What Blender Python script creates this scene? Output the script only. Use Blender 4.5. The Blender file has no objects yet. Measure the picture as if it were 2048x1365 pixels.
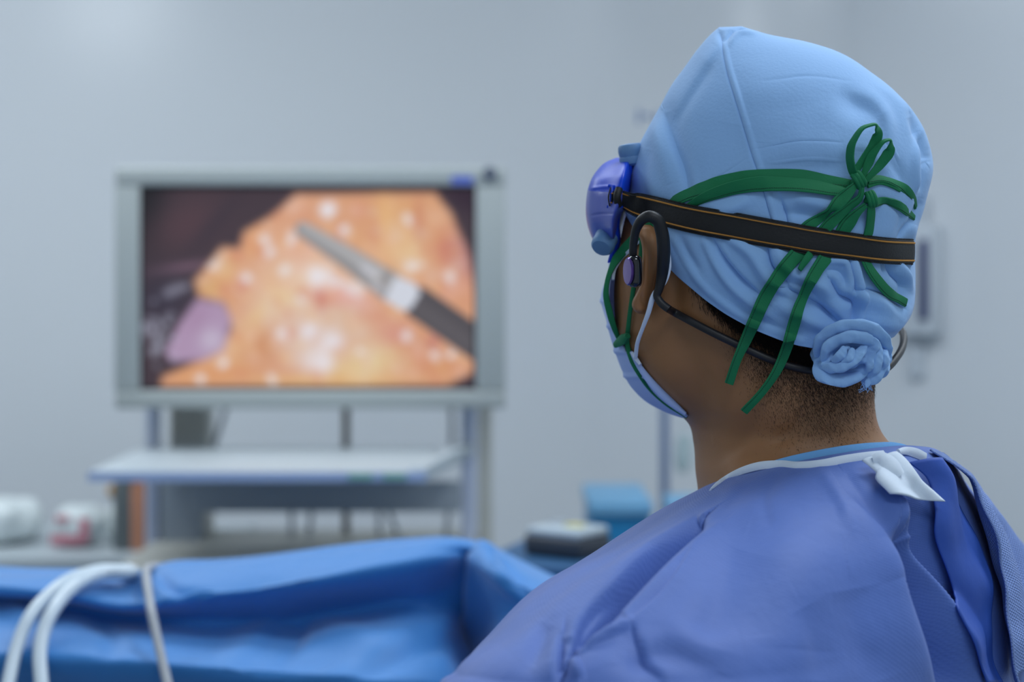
import bpy, math, random
import numpy as np
from mathutils import Vector
from mathutils.bvhtree import BVHTree

random.seed(7); rng = np.random.default_rng(7)
S = bpy.context.scene
# ------------------------------------------------------------------ camera, light, exposure
H = 1.50; F = 60.0/36.0*2048; CX = 1024.0; CY = 560.0
cam = bpy.data.cameras.new('camera'); cam.lens = 60; cam.sensor_width = 36
cam.shift_y = -(682.5-CY)/2048
cam.dof.use_dof = True; cam.dof.focus_distance = 1.10; cam.dof.aperture_fstop = 4.4
cam.clip_start = 0.02
co = bpy.data.objects.new('camera', cam); S.collection.objects.link(co)
co.location = (0, 0, H); co.rotation_euler = (math.pi/2, 0, 0)
S.camera = co
S.view_settings.view_transform = 'Standard'; S.view_settings.look = 'None'
S.view_settings.gamma = 1; S.view_settings.use_curve_mapping = False
EXPO = 0.0
S.view_settings.exposure = EXPO
W = bpy.data.worlds.new('world'); S.world = W; W.use_nodes = True
W.node_tree.nodes['Background'].inputs[0].default_value = (0.74, 0.87, 1.0, 1)
W.node_tree.nodes['Background'].inputs[1].default_value = 0.44

def lin(c):
    c = np.asarray(c, float)/255.0
    return np.where(c <= 0.04045, c/12.92, ((c+0.055)/1.055)**2.4)

def area(name, loc, rot, sx, sy, power, col):
    l = bpy.data.lights.new(name, 'AREA'); l.shape = 'RECTANGLE'; l.size = sx; l.size_y = sy
    l.energy = power; l.color = col
    o = bpy.data.objects.new(name, l); S.collection.objects.link(o); o.location = loc; o.rotation_euler = rot
    return o
# ceiling troffers of the room (housings further down); the last is added to brighten the corner wall
COOL = (0.90, 0.96, 1.0)
PANELS = [(-2.6, 1.50, 2.90, 0.6, 0.6, 8), (0.9, 1.5, 2.90, 1.2, 0.6, 17), (-0.4, 2.6, 2.90, 1.2, 0.6, 12), (-1.6, 3.2, 2.90, 1.2, 0.6, 16), (0.6, -0.4, 2.90, 1.2, 0.6, 9), (1.45, 2.9, 2.90, 0.6, 0.6, 8)]
for i, p in enumerate(PANELS):
    area('panel_light', (p[0], p[1], p[2]-0.035), (0, 0, 0), p[3], p[4], p[5], COOL)

LAMP = Vector((-1.63, 2.20, 2.63)); LDIR = Vector((.30, .62, -.72)).normalized()
_l = area('surgical_lamp_light', LAMP+LDIR*.02, (0, 0, 0), .42, .42, 2.6, COOL); _l.data.shape = 'DISK'
_l.rotation_euler = Vector((0, 0, -1)).rotation_difference(LDIR).to_euler()

# ------------------------------------------------------------------ helpers
def tag(o, label=None, cat=None, group=None, kind=None):
    if label: o['label'] = label
    if cat: o['category'] = cat
    if group: o['group'] = group
    if kind: o['kind'] = kind
    return o

def mat(name, col, rough=0.6, metal=0.0, bump=None, var=None, sheen=0, trans=0, coat=0, sss=0, spec=0.5, emit=None, alpha=1):
    """col sRGB 0-255; bump=(scale, strength, distance, detail) ; var=(scale, amount)"""
    m = bpy.data.materials.new(name); m.use_nodes = True
    nt = m.node_tree; b = nt.nodes['Principled BSDF']
    c = lin(col)
    b.inputs['Base Color'].default_value = (*c, 1)
    b.inputs['Roughness'].default_value = rough; b.inputs['Metallic'].default_value = metal
    b.inputs['Specular IOR Level'].default_value = spec
    b.inputs['Alpha'].default_value = alpha
    if sheen: b.inputs['Sheen Weight'].default_value = sheen
    if trans: b.inputs['Transmission Weight'].default_value = trans
    if coat: b.inputs['Coat Weight'].default_value = coat; b.inputs['Coat Roughness'].default_value = 0.1
    if sss:
        b.inputs['Subsurface Weight'].default_value = sss
        b.inputs['Subsurface Radius'].default_value = (0.012, 0.004, 0.002); b.inputs['Subsurface Scale'].default_value = 0.6
    if emit: b.inputs['Emission Color'].default_value = (*lin(emit[0]), 1); b.inputs['Emission Strength'].default_value = emit[1]
    tc = nt.nodes.new('ShaderNodeTexCoord')
    if bump:
        n = nt.nodes.new('ShaderNodeTexNoise'); n.inputs['Scale'].default_value = bump[0]
        n.inputs['Detail'].default_value = bump[3] if len(bump) > 3 else 3
        nt.links.new(tc.outputs['Object'], n.inputs['Vector'])
        bp = nt.nodes.new('ShaderNodeBump'); bp.inputs['Strength'].default_value = bump[1]; bp.inputs['Distance'].default_value = bump[2]
        nt.links.new(n.outputs['Fac'], bp.inputs['Height']); nt.links.new(bp.outputs['Normal'], b.inputs['Normal'])
    if var:
        n = nt.nodes.new('ShaderNodeTexNoise'); n.inputs['Scale'].default_value = var[0]; n.inputs['Detail'].default_value = 4
        nt.links.new(tc.outputs['Object'], n.inputs['Vector'])
        r = nt.nodes.new('ShaderNodeValToRGB')
        r.color_ramp.elements[0].position = 0.3; r.color_ramp.elements[1].position = 0.7
        r.color_ramp.elements[0].color = (*(c*(1-var[1])), 1); r.color_ramp.elements[1].color = (*np.minimum(c*(1+var[1]), 1), 1)
        nt.links.new(n.outputs['Fac'], r.inputs['Fac']); nt.links.new(r.outputs['Color'], b.inputs['Base Color'])
    return m

def weave(m, scale, ang, strength, dist):
    """adds a fine diagonal embossed weave to the bump chain of a material"""
    nt = m.node_tree; b = nt.nodes['Principled BSDF']
    uv = nt.nodes.new('ShaderNodeUVMap'); 
    prev = None
    hs = []
    for k, a in enumerate((ang, ang+1.35)):
        mp = nt.nodes.new('ShaderNodeMapping'); mp.inputs['Rotation'].default_value = (0, 0, a)
        nt.links.new(uv.outputs['UV'], mp.inputs['Vector'])
        w = nt.nodes.new('ShaderNodeTexWave'); w.inputs['Scale'].default_value = scale; w.inputs['Distortion'].default_value = 0.3
        nt.links.new(mp.outputs['Vector'], w.inputs['Vector']); hs.append(w)
    mu = nt.nodes.new('ShaderNodeMath'); mu.operation = 'MULTIPLY'
    nt.links.new(hs[0].outputs['Fac'], mu.inputs[0]); nt.links.new(hs[1].outputs['Fac'], mu.inputs[1])
    bp = nt.nodes.new('ShaderNodeBump'); bp.inputs['Strength'].default_value = strength; bp.inputs['Distance'].default_value = dist
    nt.links.new(mu.outputs[0], bp.inputs['Height'])
    if b.inputs['Normal'].is_linked:
        nt.links.new(b.inputs['Normal'].links[0].from_socket, bp.inputs['Normal'])
    nt.links.new(bp.outputs['Normal'], b.inputs['Normal'])

def mesh_obj(name, V, Fc, m, parent=None, smooth=True, uv=None):
    me = bpy.data.meshes.new(name)
    V = np.asarray(V, float)
    me.from_pydata(V.tolist(), [], [tuple(int(i) for i in f) for f in Fc])
    if smooth: me.shade_smooth()
    if uv is not None:
        l = me.uv_layers.new(name='UVMap')
        idx = np.empty(len(me.loops), int); me.loops.foreach_get('vertex_index', idx)
        l.data.foreach_set('uv', np.asarray(uv, float)[idx].ravel())
    me.materials.append(m)
    me.update()
    o = bpy.data.objects.new(name, me); S.collection.objects.link(o)
    if parent: o.parent = parent; o.matrix_parent_inverse.identity(); 
    return o

class MB:
    def __init__(s): s.V = []; s.F = []; s.n = 0
    def add(s, V, Fc):
        V = np.asarray(V, float).reshape(-1, 3)
        s.V.append(V); s.F += [tuple(int(i)+s.n for i in f) for f in Fc]; s.n += len(V); return s
    def box(s, c, d, rz=0, bev=0.0):
        """centre, full dims, bevelled edges"""
        hx, hy, hz = np.array(d)/2; b = min(bev, hx*.9, hy*.9, hz*.9)
        if b <= 0:
            P = np.array([[x, y, z] for x in (-hx, hx) for y in (-hy, hy) for z in (-hz, hz)])
            Fc = [(0, 1, 3, 2), (4, 6, 7, 5), (0, 4, 5, 1), (2, 3, 7, 6), (0, 2, 6, 4), (1, 5, 7, 3)]
        else:
            import bmesh
            bm = bmesh.new(); bmesh.ops.create_cube(bm, size=1)
            for v in bm.verts: v.co = Vector((v.co.x*2*hx, v.co.y*2*hy, v.co.z*2*hz))
            bmesh.ops.bevel(bm, geom=list(bm.edges), offset=b, segments=3, profile=0.5, affect='EDGES')
            bm.verts.ensure_lookup_table(); bm.verts.index_update()
            P = np.array([v.co[:] for v in bm.verts]); Fc = [tuple(v.index for v in f.verts) for f in bm.faces]; bm.free()
        ca, sa = math.cos(rz), math.sin(rz)
        P = P @ np.array([[ca, sa, 0], [-sa, ca, 0], [0, 0, 1]])
        return s.add(P+np.array(c), Fc)
    def tube(s, pts, r, n=12, cap=True, flat=1.0, up=None):
        pts = np.asarray(pts, float); k = len(pts)
        r = np.broadcast_to(np.asarray(r, float), (k,))
        T = np.gradient(pts, axis=0); T /= np.linalg.norm(T, axis=1)[:, None]+1e-12
        u = np.array([0, 0, 1.0]) if up is None else np.asarray(up, float)
        if abs(T[0] @ u) > .95: u = np.array([0, 1.0, 0])
        V = []; A = u-T[0]*(u @ T[0]); A /= np.linalg.norm(A)
        for i in range(k):
            A = A-T[i]*(A @ T[i]); A /= np.linalg.norm(A); B = np.cross(T[i], A)
            for j in range(n):
                a = 2*math.pi*j/n
                V.append(pts[i]+r[i]*(math.cos(a)*A*flat+math.sin(a)*B))
        Fc = [(i*n+j, i*n+(j+1) % n, (i+1)*n+(j+1) % n, (i+1)*n+j) for i in range(k-1) for j in range(n)]
        if cap: Fc += [tuple(range(n-1, -1, -1)), tuple((k-1)*n+j for j in range(n))]
        return s.add(V, Fc)
    def lathe(s, prof, c, axis=(0, 0, 1), n=24):
        ax = Vector(axis).normalized(); q = Vector((0, 0, 1)).rotation_difference(ax)
        V = []
        for r, z in prof:
            for j in range(n):
                a = 2*math.pi*j/n; p = q @ Vector((r*math.cos(a), r*math.sin(a), z)); V.append([p.x+c[0], p.y+c[1], p.z+c[2]])
        k = len(prof)
        Fc = [(i*n+j, i*n+(j+1) % n, (i+1)*n+(j+1) % n, (i+1)*n+j) for i in range(k-1) for j in range(n)]
        Fc += [tuple(range(n-1, -1, -1)), tuple((k-1)*n+j for j in range(n))]
        return s.add(V, Fc)
    def build(s, name, m, parent=None, smooth=True):
        o = mesh_obj(name, np.concatenate(s.V), s.F, m, parent, False)
        if smooth:
            o.data.shade_smooth()
            try: o.data.set_sharp_from_angle(angle=math.radians(40))
            except Exception: pass
        return o

def at(px, py, Y):
    px, py, Y = np.broadcast_arrays(np.asarray(px, float), np.asarray(py, float), np.asarray(Y, float))
    return np.stack([(px-CX)/F*Y, Y, H-(py-CY)/F*Y], -1)
def proj(P):
    return CX+F*P[..., 0]/P[..., 1], CY-F*(P[..., 2]-H)/P[..., 1]

def spline(ts, vals, t):
    ts = np.asarray(ts, float); v = np.asarray(vals, float); t = np.asarray(t, float)
    d = np.diff(v, axis=0)/np.diff(ts).reshape(-1, *([1]*(v.ndim-1)))
    m = np.empty_like(v); m[0] = d[0]; m[-1] = d[-1]
    if len(ts) > 2:
        h = np.diff(ts); w0 = h[1:].reshape(-1, *([1]*(v.ndim-1))); w1 = h[:-1].reshape(-1, *([1]*(v.ndim-1)))
        m[1:-1] = (d[:-1]*w0+d[1:]*w1)/(w0+w1)
    i = np.clip(np.searchsorted(ts, t, 'right')-1, 0, len(ts)-2)
    hh = (ts[i+1]-ts[i]); s = ((t-ts[i])/hh); sh = (-1, *([1]*(v.ndim-1)))
    s = s.reshape(sh); hh = hh.reshape(sh)
    return (2*s**3-3*s**2+1)*v[i]+(s**3-2*s**2+s)*hh*m[i]+(-2*s**3+3*s**2)*v[i+1]+(s**3-s**2)*hh*m[i+1]
def path(pts, n):
    """smooth resample of control points by arc length"""
    p = np.asarray(pts, float); p = p[np.r_[True, np.linalg.norm(np.diff(p[:, :3], axis=0), axis=1) > 1e-7]]; d = np.r_[0, np.cumsum(np.linalg.norm(np.diff(p[:, :3], axis=0), axis=1))]
    return spline(d, p, np.linspace(0, d[-1], n))

def dense(n):
    # angles packed on the side with the most detail (phi 0..pi)
    a = int(n*.70); return np.r_[np.linspace(0, math.pi, a, endpoint=False), np.linspace(math.pi, 2*math.pi, n-a, endpoint=False)]
def loft(rows, nt, nphi):
    """rows: (t, L, N, R, Fa), each point (px, py, depth) -> grid (nt, nphi, 3); phi 0 = L, 90 = near, 180 = R, 270 = far"""
    ts = [r[0] for r in rows]
    Q = np.array([[at(*r[k]) for k in (1, 2, 3, 4)] for r in rows])
    t = np.linspace(ts[0], ts[-1], nt) if not isinstance(nt, tuple) else np.r_[np.linspace(ts[0], nt[2], nt[0], endpoint=False), np.linspace(nt[2], ts[-1], nt[1])]
    q = spline(ts, Q, t); L, N, R, Fa = q[:, 0], q[:, 1], q[:, 2], q[:, 3]
    ph = np.linspace(0, 2*math.pi, nphi, endpoint=False); ph = ph+.62*(1-np.cos(ph+math.pi/2-math.pi/2))*0 if nphi < 400 else dense(nphi)
    a0 = (L+N+R+Fa)/4; a1 = (L-R)/2; b1 = (N-Fa)/2; a2 = ((L+R)-(N+Fa))/4
    c, s_, c2 = np.cos(ph)[None, :, None], np.sin(ph)[None, :, None], np.cos(2*ph)[None, :, None]
    return a0[:, None]+a1[:, None]*c+b1[:, None]*s_+a2[:, None]*c2

def gnormals(G, closed=True):
    if closed: du = np.roll(G, -1, 1)-np.roll(G, 1, 1)
    else: du = np.gradient(G, axis=1)
    dv = np.gradient(G, axis=0)
    n = np.cross(du, dv); n /= np.linalg.norm(n, axis=-1)[..., None]+1e-12
    return n
def gfaces(nt, n, closed=True, flip=False):
    Fc = []
    for i in range(nt-1):
        for j in range(n if closed else n-1):
            a, b = i*n+j, i*n+(j+1) % n; f = (a, b, b+n, a+n)
            Fc.append(f[::-1] if flip else f)
    return Fc

def polydist(X, Y, pts):
    """signed distance (left of travel negative in screen coords) and arc param 0..1"""
    pts = np.asarray(pts, float); seg = np.diff(pts, axis=0); ln = np.linalg.norm(seg, axis=1); cum = np.r_[0, np.cumsum(ln)]
    best = np.full(X.shape, 1e9); sd = np.zeros(X.shape); sp = np.zeros(X.shape)
    for i in range(len(seg)):
        dx, dy = X-pts[i, 0], Y-pts[i, 1]
        u = (dx*seg[i, 0]+dy*seg[i, 1])/ln[i]**2; uc = np.clip(u, 0, 1)
        ex, ey = dx-uc*seg[i, 0], dy-uc*seg[i, 1]; d = np.hypot(ex, ey)
        cr = seg[i, 0]*dy-seg[i, 1]*dx
        k = d < best; best[k] = d[k]; sd[k] = np.where(cr >= 0, d, -d)[k]; sp[k] = ((cum[i]+uc*ln[i])/cum[-1])[k]
    return sd, sp
def folds(G, N, lst, mask=None):
    """lst: (pixel polyline, width on one side, width on the other, height in mm); pushes cloth along its normal"""
    X, Y = proj(G); out = np.zeros(X.shape)
    view = G-np.array([0, 0, H]); view /= np.linalg.norm(view, axis=-1)[..., None]
    f = np.clip(-(N*view).sum(-1)*3, 0, 1)
    for item in lst:
        pts, wa, wb, h = item[:4]
        tap = item[4] if len(item) > 4 else 0.5
        p = path(np.asarray(pts, float), max(8, len(pts)*4)) if len(pts) > 2 else np.asarray(pts, float)
        bb = 3*max(wa, wb)
        sel = (X > p[:, 0].min()-bb) & (X < p[:, 0].max()+bb) & (Y > p[:, 1].min()-bb) & (Y < p[:, 1].max()+bb) & (f > 0)
        if not sel.any(): continue
        sd, sp = polydist(X[sel], Y[sel], p)
        w = np.where(sd < 0, wa, wb)
        prof = np.exp(-(sd/w)**2)*np.sin(np.pi*np.clip(sp*.94+.03, 0, 1))**tap
        out[sel] += h*1e-3*prof
    return G+N*(out*f)[..., None]
def noise3(P, scale, amp, seed=0, n=5):
    r = np.random.default_rng(seed); out = np.zeros(P.shape[:-1])
    for k in range(n):
        w = r.normal(size=3)*scale*(1+.6*k); out += np.sin(P @ w+r.uniform(0, 6.28))/(1+.5*k)
    return out*amp/2
def make_bvh(objs):
    V = []; Fc = []; n = 0
    for o in objs:
        vs = [v.co.copy() for v in o.data.vertices]; V += vs; Fc += [[i+n for i in p.vertices] for p in o.data.polygons]; n += len(vs)
    return BVHTree.FromPolygons(V, Fc)
def hit(bvh, px, py):
    d = Vector(at(px, py, 1.0))-Vector((0, 0, H)); d.normalize()
    loc, nor, i, dist = bvh.ray_cast(Vector((0, 0, H)), d)
    if loc is None: return None, None
    if nor.dot(d) > 0: nor = -nor
    return np.array(loc), np.array(nor)

def ribbon(mb, P, N, w, th, twist=None, crown=0.0):
    """closed band; P centre line, N surface normals, w half widths"""
    P = np.asarray(P, float); N = np.asarray(N, float); k = len(P)
    w = np.broadcast_to(np.asarray(w, float), (k,)); th = np.broadcast_to(np.asarray(th, float), (k,))
    T = np.gradient(P, axis=0); T /= np.linalg.norm(T, axis=1)[:, None]+1e-12
    B = np.cross(T, N); B /= np.linalg.norm(B, axis=1)[:, None]+1e-12
    Nn = np.cross(B, T)
    if twist is not None:
        c, s_ = np.cos(twist)[:, None], np.sin(twist)[:, None]
        B, Nn = B*c+Nn*s_, Nn*c-B*s_
    prof = [(-1, 0), (-.93, .8), (-.5, 1+crown), (0, 1+1.4*crown), (.5, 1+crown), (.93, .8), (1, 0), (.93, -.8), (.5, -1), (0, -1), (-.5, -1), (-.93, -.8)]
    V = np.concatenate([[P[i]+B[i]*w[i]*a+Nn[i]*th[i]*b for a, b in prof] for i in range(k)])
    n = len(prof)
    Fc = [(i*n+j, i*n+(j+1) % n, (i+1)*n+(j+1) % n, (i+1)*n+j) for i in range(k-1) for j in range(n)]
    Fc += [tuple(range(n-1, -1, -1)), tuple((k-1)*n+j for j in range(n))]
    return mb.add(V, Fc)
def lay(bvh, pix, n, off, sm=5):
    """pixel path laid on a surface: returns points, normals, per-point extra columns"""
    p = path(np.asarray(pix, float), n); P = []; N = []
    for q in p:
        l, nn = hit(bvh, q[0], q[1])
        P.append(l); N.append(nn)
    good = [i for i in range(n) if P[i] is not None]
    for i in range(n):
        if P[i] is None:
            j = min(good, key=lambda g: abs(g-i)); Y = P[j][1]; P[i] = at(p[i, 0], p[i, 1], Y); N[i] = N[j]
    P = np.array(P); N = np.array(N)
    for _ in range(sm):
        N[1:-1] = (N[:-2]+2*N[1:-1]+N[2:])/4
        d = P[:, 1].copy(); d[1:-1] = (d[:-2]+2*d[1:-1]+d[2:])/4
        P = at(p[:, 0], p[:, 1], np.minimum(d, d))
    N /= np.linalg.norm(N, axis=1)[:, None]
    P = P+N*(p[:, 3:4] if p.shape[1] > 3 else off)
    return P, N, p
PXM = 1.09/F     # metres per pixel at the head

# ------------------------------------------------------------------ materials
M = {}
M['wall'] = mat('painted_wall', (214, 218, 222), 0.22, bump=(60, 0.02, 0.001), spec=0.5)
M['ceil'] = mat('ceiling_paint', (215, 220, 225), 0.7)
M['floor'] = mat('vinyl_floor', (120, 135, 140), 0.35, var=(8, .08))
M['troffer'] = mat('white_enamel', (225, 228, 230), 0.4)
M['diff'] = mat('light_diffuser', (255, 255, 255), 0.5, emit=((215, 235, 255), 2.2))
M['cap'] = mat('cap_cotton', (144, 186, 234), 0.85, bump=(420, 0.35, 0.0006, 4), sheen=.15)
M['gown'] = mat('gown_nonwoven', (80, 111, 186), 0.62, bump=(60, 0.25, 0.003, 3), var=(14, .07), sheen=.1)
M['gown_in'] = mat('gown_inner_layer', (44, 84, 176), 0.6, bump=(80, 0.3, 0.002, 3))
M['mesh_gown'] = mat('gown_open_weave', (118, 144, 204), 0.7, bump=(60, 0.2, 0.002, 3))
M['bind'] = mat('white_binding', (214, 226, 240), 0.75, bump=(300, 0.3, 0.0008))
M['scrub'] = mat('scrub_shirt', (112, 172, 226), 0.8, bump=(400, 0.3, 0.0005))
M['skin'] = mat('skin', (154, 108, 69), 0.5, bump=(700, 0.18, 0.0004, 4), var=(22, .09), sss=.25)
M['hair'] = mat('dark_hair', (26, 20, 18), 0.5)
M['green'] = mat('green_cotton_tape', (3, 116, 71), 0.75, bump=(900, 0.3, 0.0004))
M['thread'] = mat('dark_stitching', (12, 70, 48), 0.8)
M['strap'] = mat('black_elastic', (13, 13, 15), 0.6, bump=(700, 0.4, 0.0006))
M['orange'] = mat('orange_thread', (196, 138, 62), 0.7)
M['rubber'] = mat('black_rubber', (24, 24, 28), 0.48, bump=(300, .05, .0005))
M['gloss_black'] = mat('glossy_black', (14, 16, 24), 0.12, coat=.5)
M['iris'] = mat('violet_film', (104, 72, 150), 0.18, metal=.6)
M['gog'] = mat('blue_plastic', (3, 66, 206), 0.40, trans=.0, coat=.03, spec=.3)
M['lens'] = mat('tinted_lens', (70, 88, 190), 0.36, trans=.08, coat=.05, spec=.4)
M['vent'] = mat('grey_blue_vinyl', (98, 140, 186), 0.55)
M['mask'] = mat('pale_mask_fabric', (168, 190, 238), 0.8, bump=(200, .3, .0008))
M['mask_w'] = mat('white_elastic', (208, 220, 240), 0.8, bump=(900, .2, .0004))
M['drape'] = mat('blue_drape', (44, 126, 198), 0.55, bump=(25, 0.3, 0.008, 3), sheen=.35, spec=.5)
M['hose'] = mat('clear_hose', (205, 218, 228), 0.3)
M['cord'] = mat('grey_cord', (168, 172, 178), 0.5)
M['bezel'] = mat('monitor_grey', (166, 172, 170), 0.5)
M['bezel_d'] = mat('monitor_dark', (84, 92, 108), 0.5)
M['black'] = mat('screen_border', (10, 9, 12), 0.3)
M['navy'] = mat('navy_plastic', (34, 46, 98), 0.5)
M['stick'] = mat('blue_sticker', (92, 110, 190), 0.5)
M['alu'] = mat('aluminium_profile', (196, 204, 222), 0.45)
M['shelf'] = mat('white_laminate', (174, 183, 188), 0.4)
M['edge'] = mat('lavender_edge_band', (160, 176, 206), 0.4)
M['dgrey'] = mat('dark_grey_metal', (148, 157, 166), 0.55)
M['mgrey'] = mat('mid_grey_metal', (190, 190, 182), 0.55)
M['brown'] = mat('brown_rod', (92, 84, 72), 0.5)
M['lgreen'] = mat('green_label', (130, 176, 150), 0.6)
M['teal'] = mat('teal_enamel', (0, 122, 176), 0.45)
M['lblue'] = mat('light_blue_enamel', (112, 168, 206), 0.45)
M['dev'] = mat('device_light_grey', (170, 182, 190), 0.4)
M['devd'] = mat('device_charcoal', (46, 52, 62), 0.45)
M['dtray'] = mat('dark_blue_tray', (40, 84, 124), 0.5)
M['yel'] = mat('yellow_label', (200, 190, 110), 0.5)
M['steel'] = mat('stainless_steel', (120, 138, 172), 0.35, metal=.5)
M['bag'] = mat('clear_bag', (205, 222, 224), 0.2, trans=.4)
M['poly'] = mat('white_wrap', (216, 224, 224), 0.35, bump=(40, .5, .006))
M['red'] = mat('red_print', (200, 130, 142), 0.5)
M['ochre'] = mat('ochre_pouch', (176, 132, 70), 0.5)
M['box'] = mat('grey_carton', (98, 106, 108), 0.6)
M['amber'] = mat('amber_bottle', (190, 132, 104), 0.35)
M['bcap'] = mat('blue_cap', (70, 132, 192), 0.4)
M['wplate'] = mat('pale_plate', (198, 205, 212), 0.45)
M['glove'] = mat('latex_glove', (226, 216, 196), 0.5)
M['shoe'] = mat('white_clog', (210, 212, 214), 0.5)
weave(M['gown'], 130, 0.9, 0.22, 0.0006)
weave(M['mesh_gown'], 170, 0.9, 0.8, 0.0010)

# ------------------------------------------------------------------ room
def quadwall(name, a, b, z0=0, z1=3.0, m=None, th=.1):
    a = np.array(a, float); b = np.array(b, float); d = b-a; L = np.linalg.norm(d); d /= L; n = np.array([-d[1], d[0]])
    mb = MB(); c = (a+b)/2+n*th/2; mb.box((c[0], c[1], (z0+z1)/2), (L, th, z1-z0), math.atan2(d[1], d[0]))
    return tag(mb.build(name, m or M['wall'], None, False), kind='structure')
C0 = (-3.6, 4.6); C1 = (0.60, 4.6); C2 = (2.2, 3.0)
quadwall('wall_back', C1, C0)          # normals outwards handled by order
bpy.data.objects['wall_back'].location = (0, 0.1, 0)
quadwall('wall_corner', C1, C2)
quadwall('wall_right', C2, (2.2, -1.5))
quadwall('wall_left', (-3.6, -1.5), (-3.6, 4.7))
# coved corner between the back wall and the corner wall
_r = .9; _tl = _r*math.tan(math.radians(22.5)); _a = np.array([C1[0]-_tl, 4.6]); _c = _a+np.array([0, -_r]); V = []; _n = 24
for k in range(_n+1):
    t = math.radians(90-45*k/_n)
    for z in (0, 3.0): V.append((_c[0]+_r*math.cos(t), _c[1]+_r*math.sin(t)-.002, z))
for k in range(_n+1):
    t = math.radians(90-45*k/_n)
    for z in (0, 3.0): V.append((_c[0]+(_r+.03)*math.cos(t), _c[1]+(_r+.03)*math.sin(t), z))
Fc = [(2*k, 2*k+1, 2*k+3, 2*k+2) for k in range(_n)]+[(2*(_n+1)+2*k, 2*(_n+1)+2*k+2, 2*(_n+1)+2*k+3, 2*(_n+1)+2*k+1) for k in range(_n)]
tag(mesh_obj('trim_1', V, Fc, M['wall']), kind='structure')
fl = MB().box((-.7, 1.6, -.05), (6.0, 6.3, .1)).build('floor', M['floor'], None, False); tag(fl, kind='structure')
ce = MB().box((-.7, 1.6, 3.05), (6.0, 6.3, .1)).build('ceiling', M['ceil'], None, False); tag(ce, kind='structure')
b_ = MB().box((-1.5, 4.585, .05), (4.2, .03, .1), 0, .004).build('baseboard_back', M['mgrey'], None, False); tag(b_, kind='structure')
for i, p in enumerate(PANELS):
    r = bpy.data.objects.new('ceiling_light', None); S.collection.objects.link(r); r.location = (p[0], p[1], p[2])
    where = ['nearest the left wall', 'over the surgeon', 'over the draped table', 'above the monitor cart', 'behind the camera', 'added near the corner wall to brighten it'][i]
    tag(r, 'white rectangular ceiling light panel '+where, 'ceiling light', 'ceiling light panels')
    w, d = p[3], p[4]
    mb = MB()
    for sx, sy, dx, dy in ((0, d/2+.015, w+.06, .03), (0, -d/2-.015, w+.06, .03), (w/2+.015, 0, .03, d), (-w/2-.015, 0, .03, d)):
        mb.box((sx, sy, 0.05), (dx, dy, .1), 0, .003)
    o = mb.build('frame', M['troffer'], r)
    MB().box((0, 0, .02), (w, d, .01)).build('diffuser', M['diff'], r, False)

sl = bpy.data.objects.new('surgical_lamp', None); S.collection.objects.link(sl); sl.location = LAMP
tag(sl, 'round white surgical lamp hanging from the ceiling left of the patient', 'surgical lamp')
MB().lathe([(.002, -.09), (.10, -.085), (.20, -.05), (.25, -.01), (.255, .01), (.24, .012), (.235, -.004), (.002, -.006)], (0, 0, 0), LDIR, 48).build('lamp_head', M['troffer'], sl)
MB().lathe([(.002, 0), (.23, 0), (.23, .004), (.002, .004)], LDIR*.0, LDIR, 48).build('lamp_glass', M['diff'], sl)
MB().tube(path([tuple(-LDIR*.08), (-.15, -.25, .14), (-.3, -.30, .16), (-.45, -.2, .18), (-.5, -.1, .28), (-.5, -.1, .375)], 40), .02, 14).build('arm', M['troffer'], sl)

# ------------------------------------------------------------------ monitor on its cart
YM = 3.15
def X_(px, Y): return (px-CX)/F*Y
def Z_(py, Y): return H-(py-CY)/F*Y
x0, x1, z1, z0 = X_(229, YM), X_(1011, YM), Z_(333, YM), Z_(818, YM)
sx0, sx1, sz1, sz0 = X_(279, YM), X_(952, YM), Z_(372, YM), Z_(781, YM)
mon = bpy.data.objects.new('monitor', None); S.collection.objects.link(mon); mon.location = ((x0+x1)/2, YM, z0)
tag(mon, 'large pale grey medical monitor showing orange keyhole surgery tissue and a steel instrument', 'monitor')
ox, oy, oz = mon.location
def bx(mb, xa, xb, ya, yb, za, zb, bev=0, o=(0, 0, 0)):
    return mb.box(((xa+xb)/2-o[0], (ya+yb)/2-o[1], (za+zb)/2-o[2]), (abs(xb-xa), abs(yb-ya), abs(zb-za)), 0, bev)
O = (ox, oy, oz)
mb = MB()
bx(mb, x0, x1, YM, YM+.05, sz1, z1, .006, O); bx(mb, x0, x1, YM, YM+.05, z0, sz0, .006, O)
bx(mb, x0, sx0, YM, YM+.05, sz0, sz1, .001, O); bx(mb, sx1, x1, YM, YM+.05, sz0, sz1, .001, O)
mb.build('bezel', M['bezel'], mon)
mb = MB(); bx(mb, x0+.02, x1-.02, YM+.045, YM+.10, z0+.01, z1-.01, .02, O); mb.build('rear_housing', M['bezel'], mon)
mb = MB()
for a, b, c, d in ((sx0, sx1, sz1-.006, sz1), (sx0, sx1, sz0, sz0+.005), (sx0, sx0+.003, sz0, sz1), (sx1-.004, sx1, sz0, sz1)):
    bx(mb, a, b, YM+.006, YM+.03, c, d, 0, O)
mb.build('screen_border', M['black'], mon, False)
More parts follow.
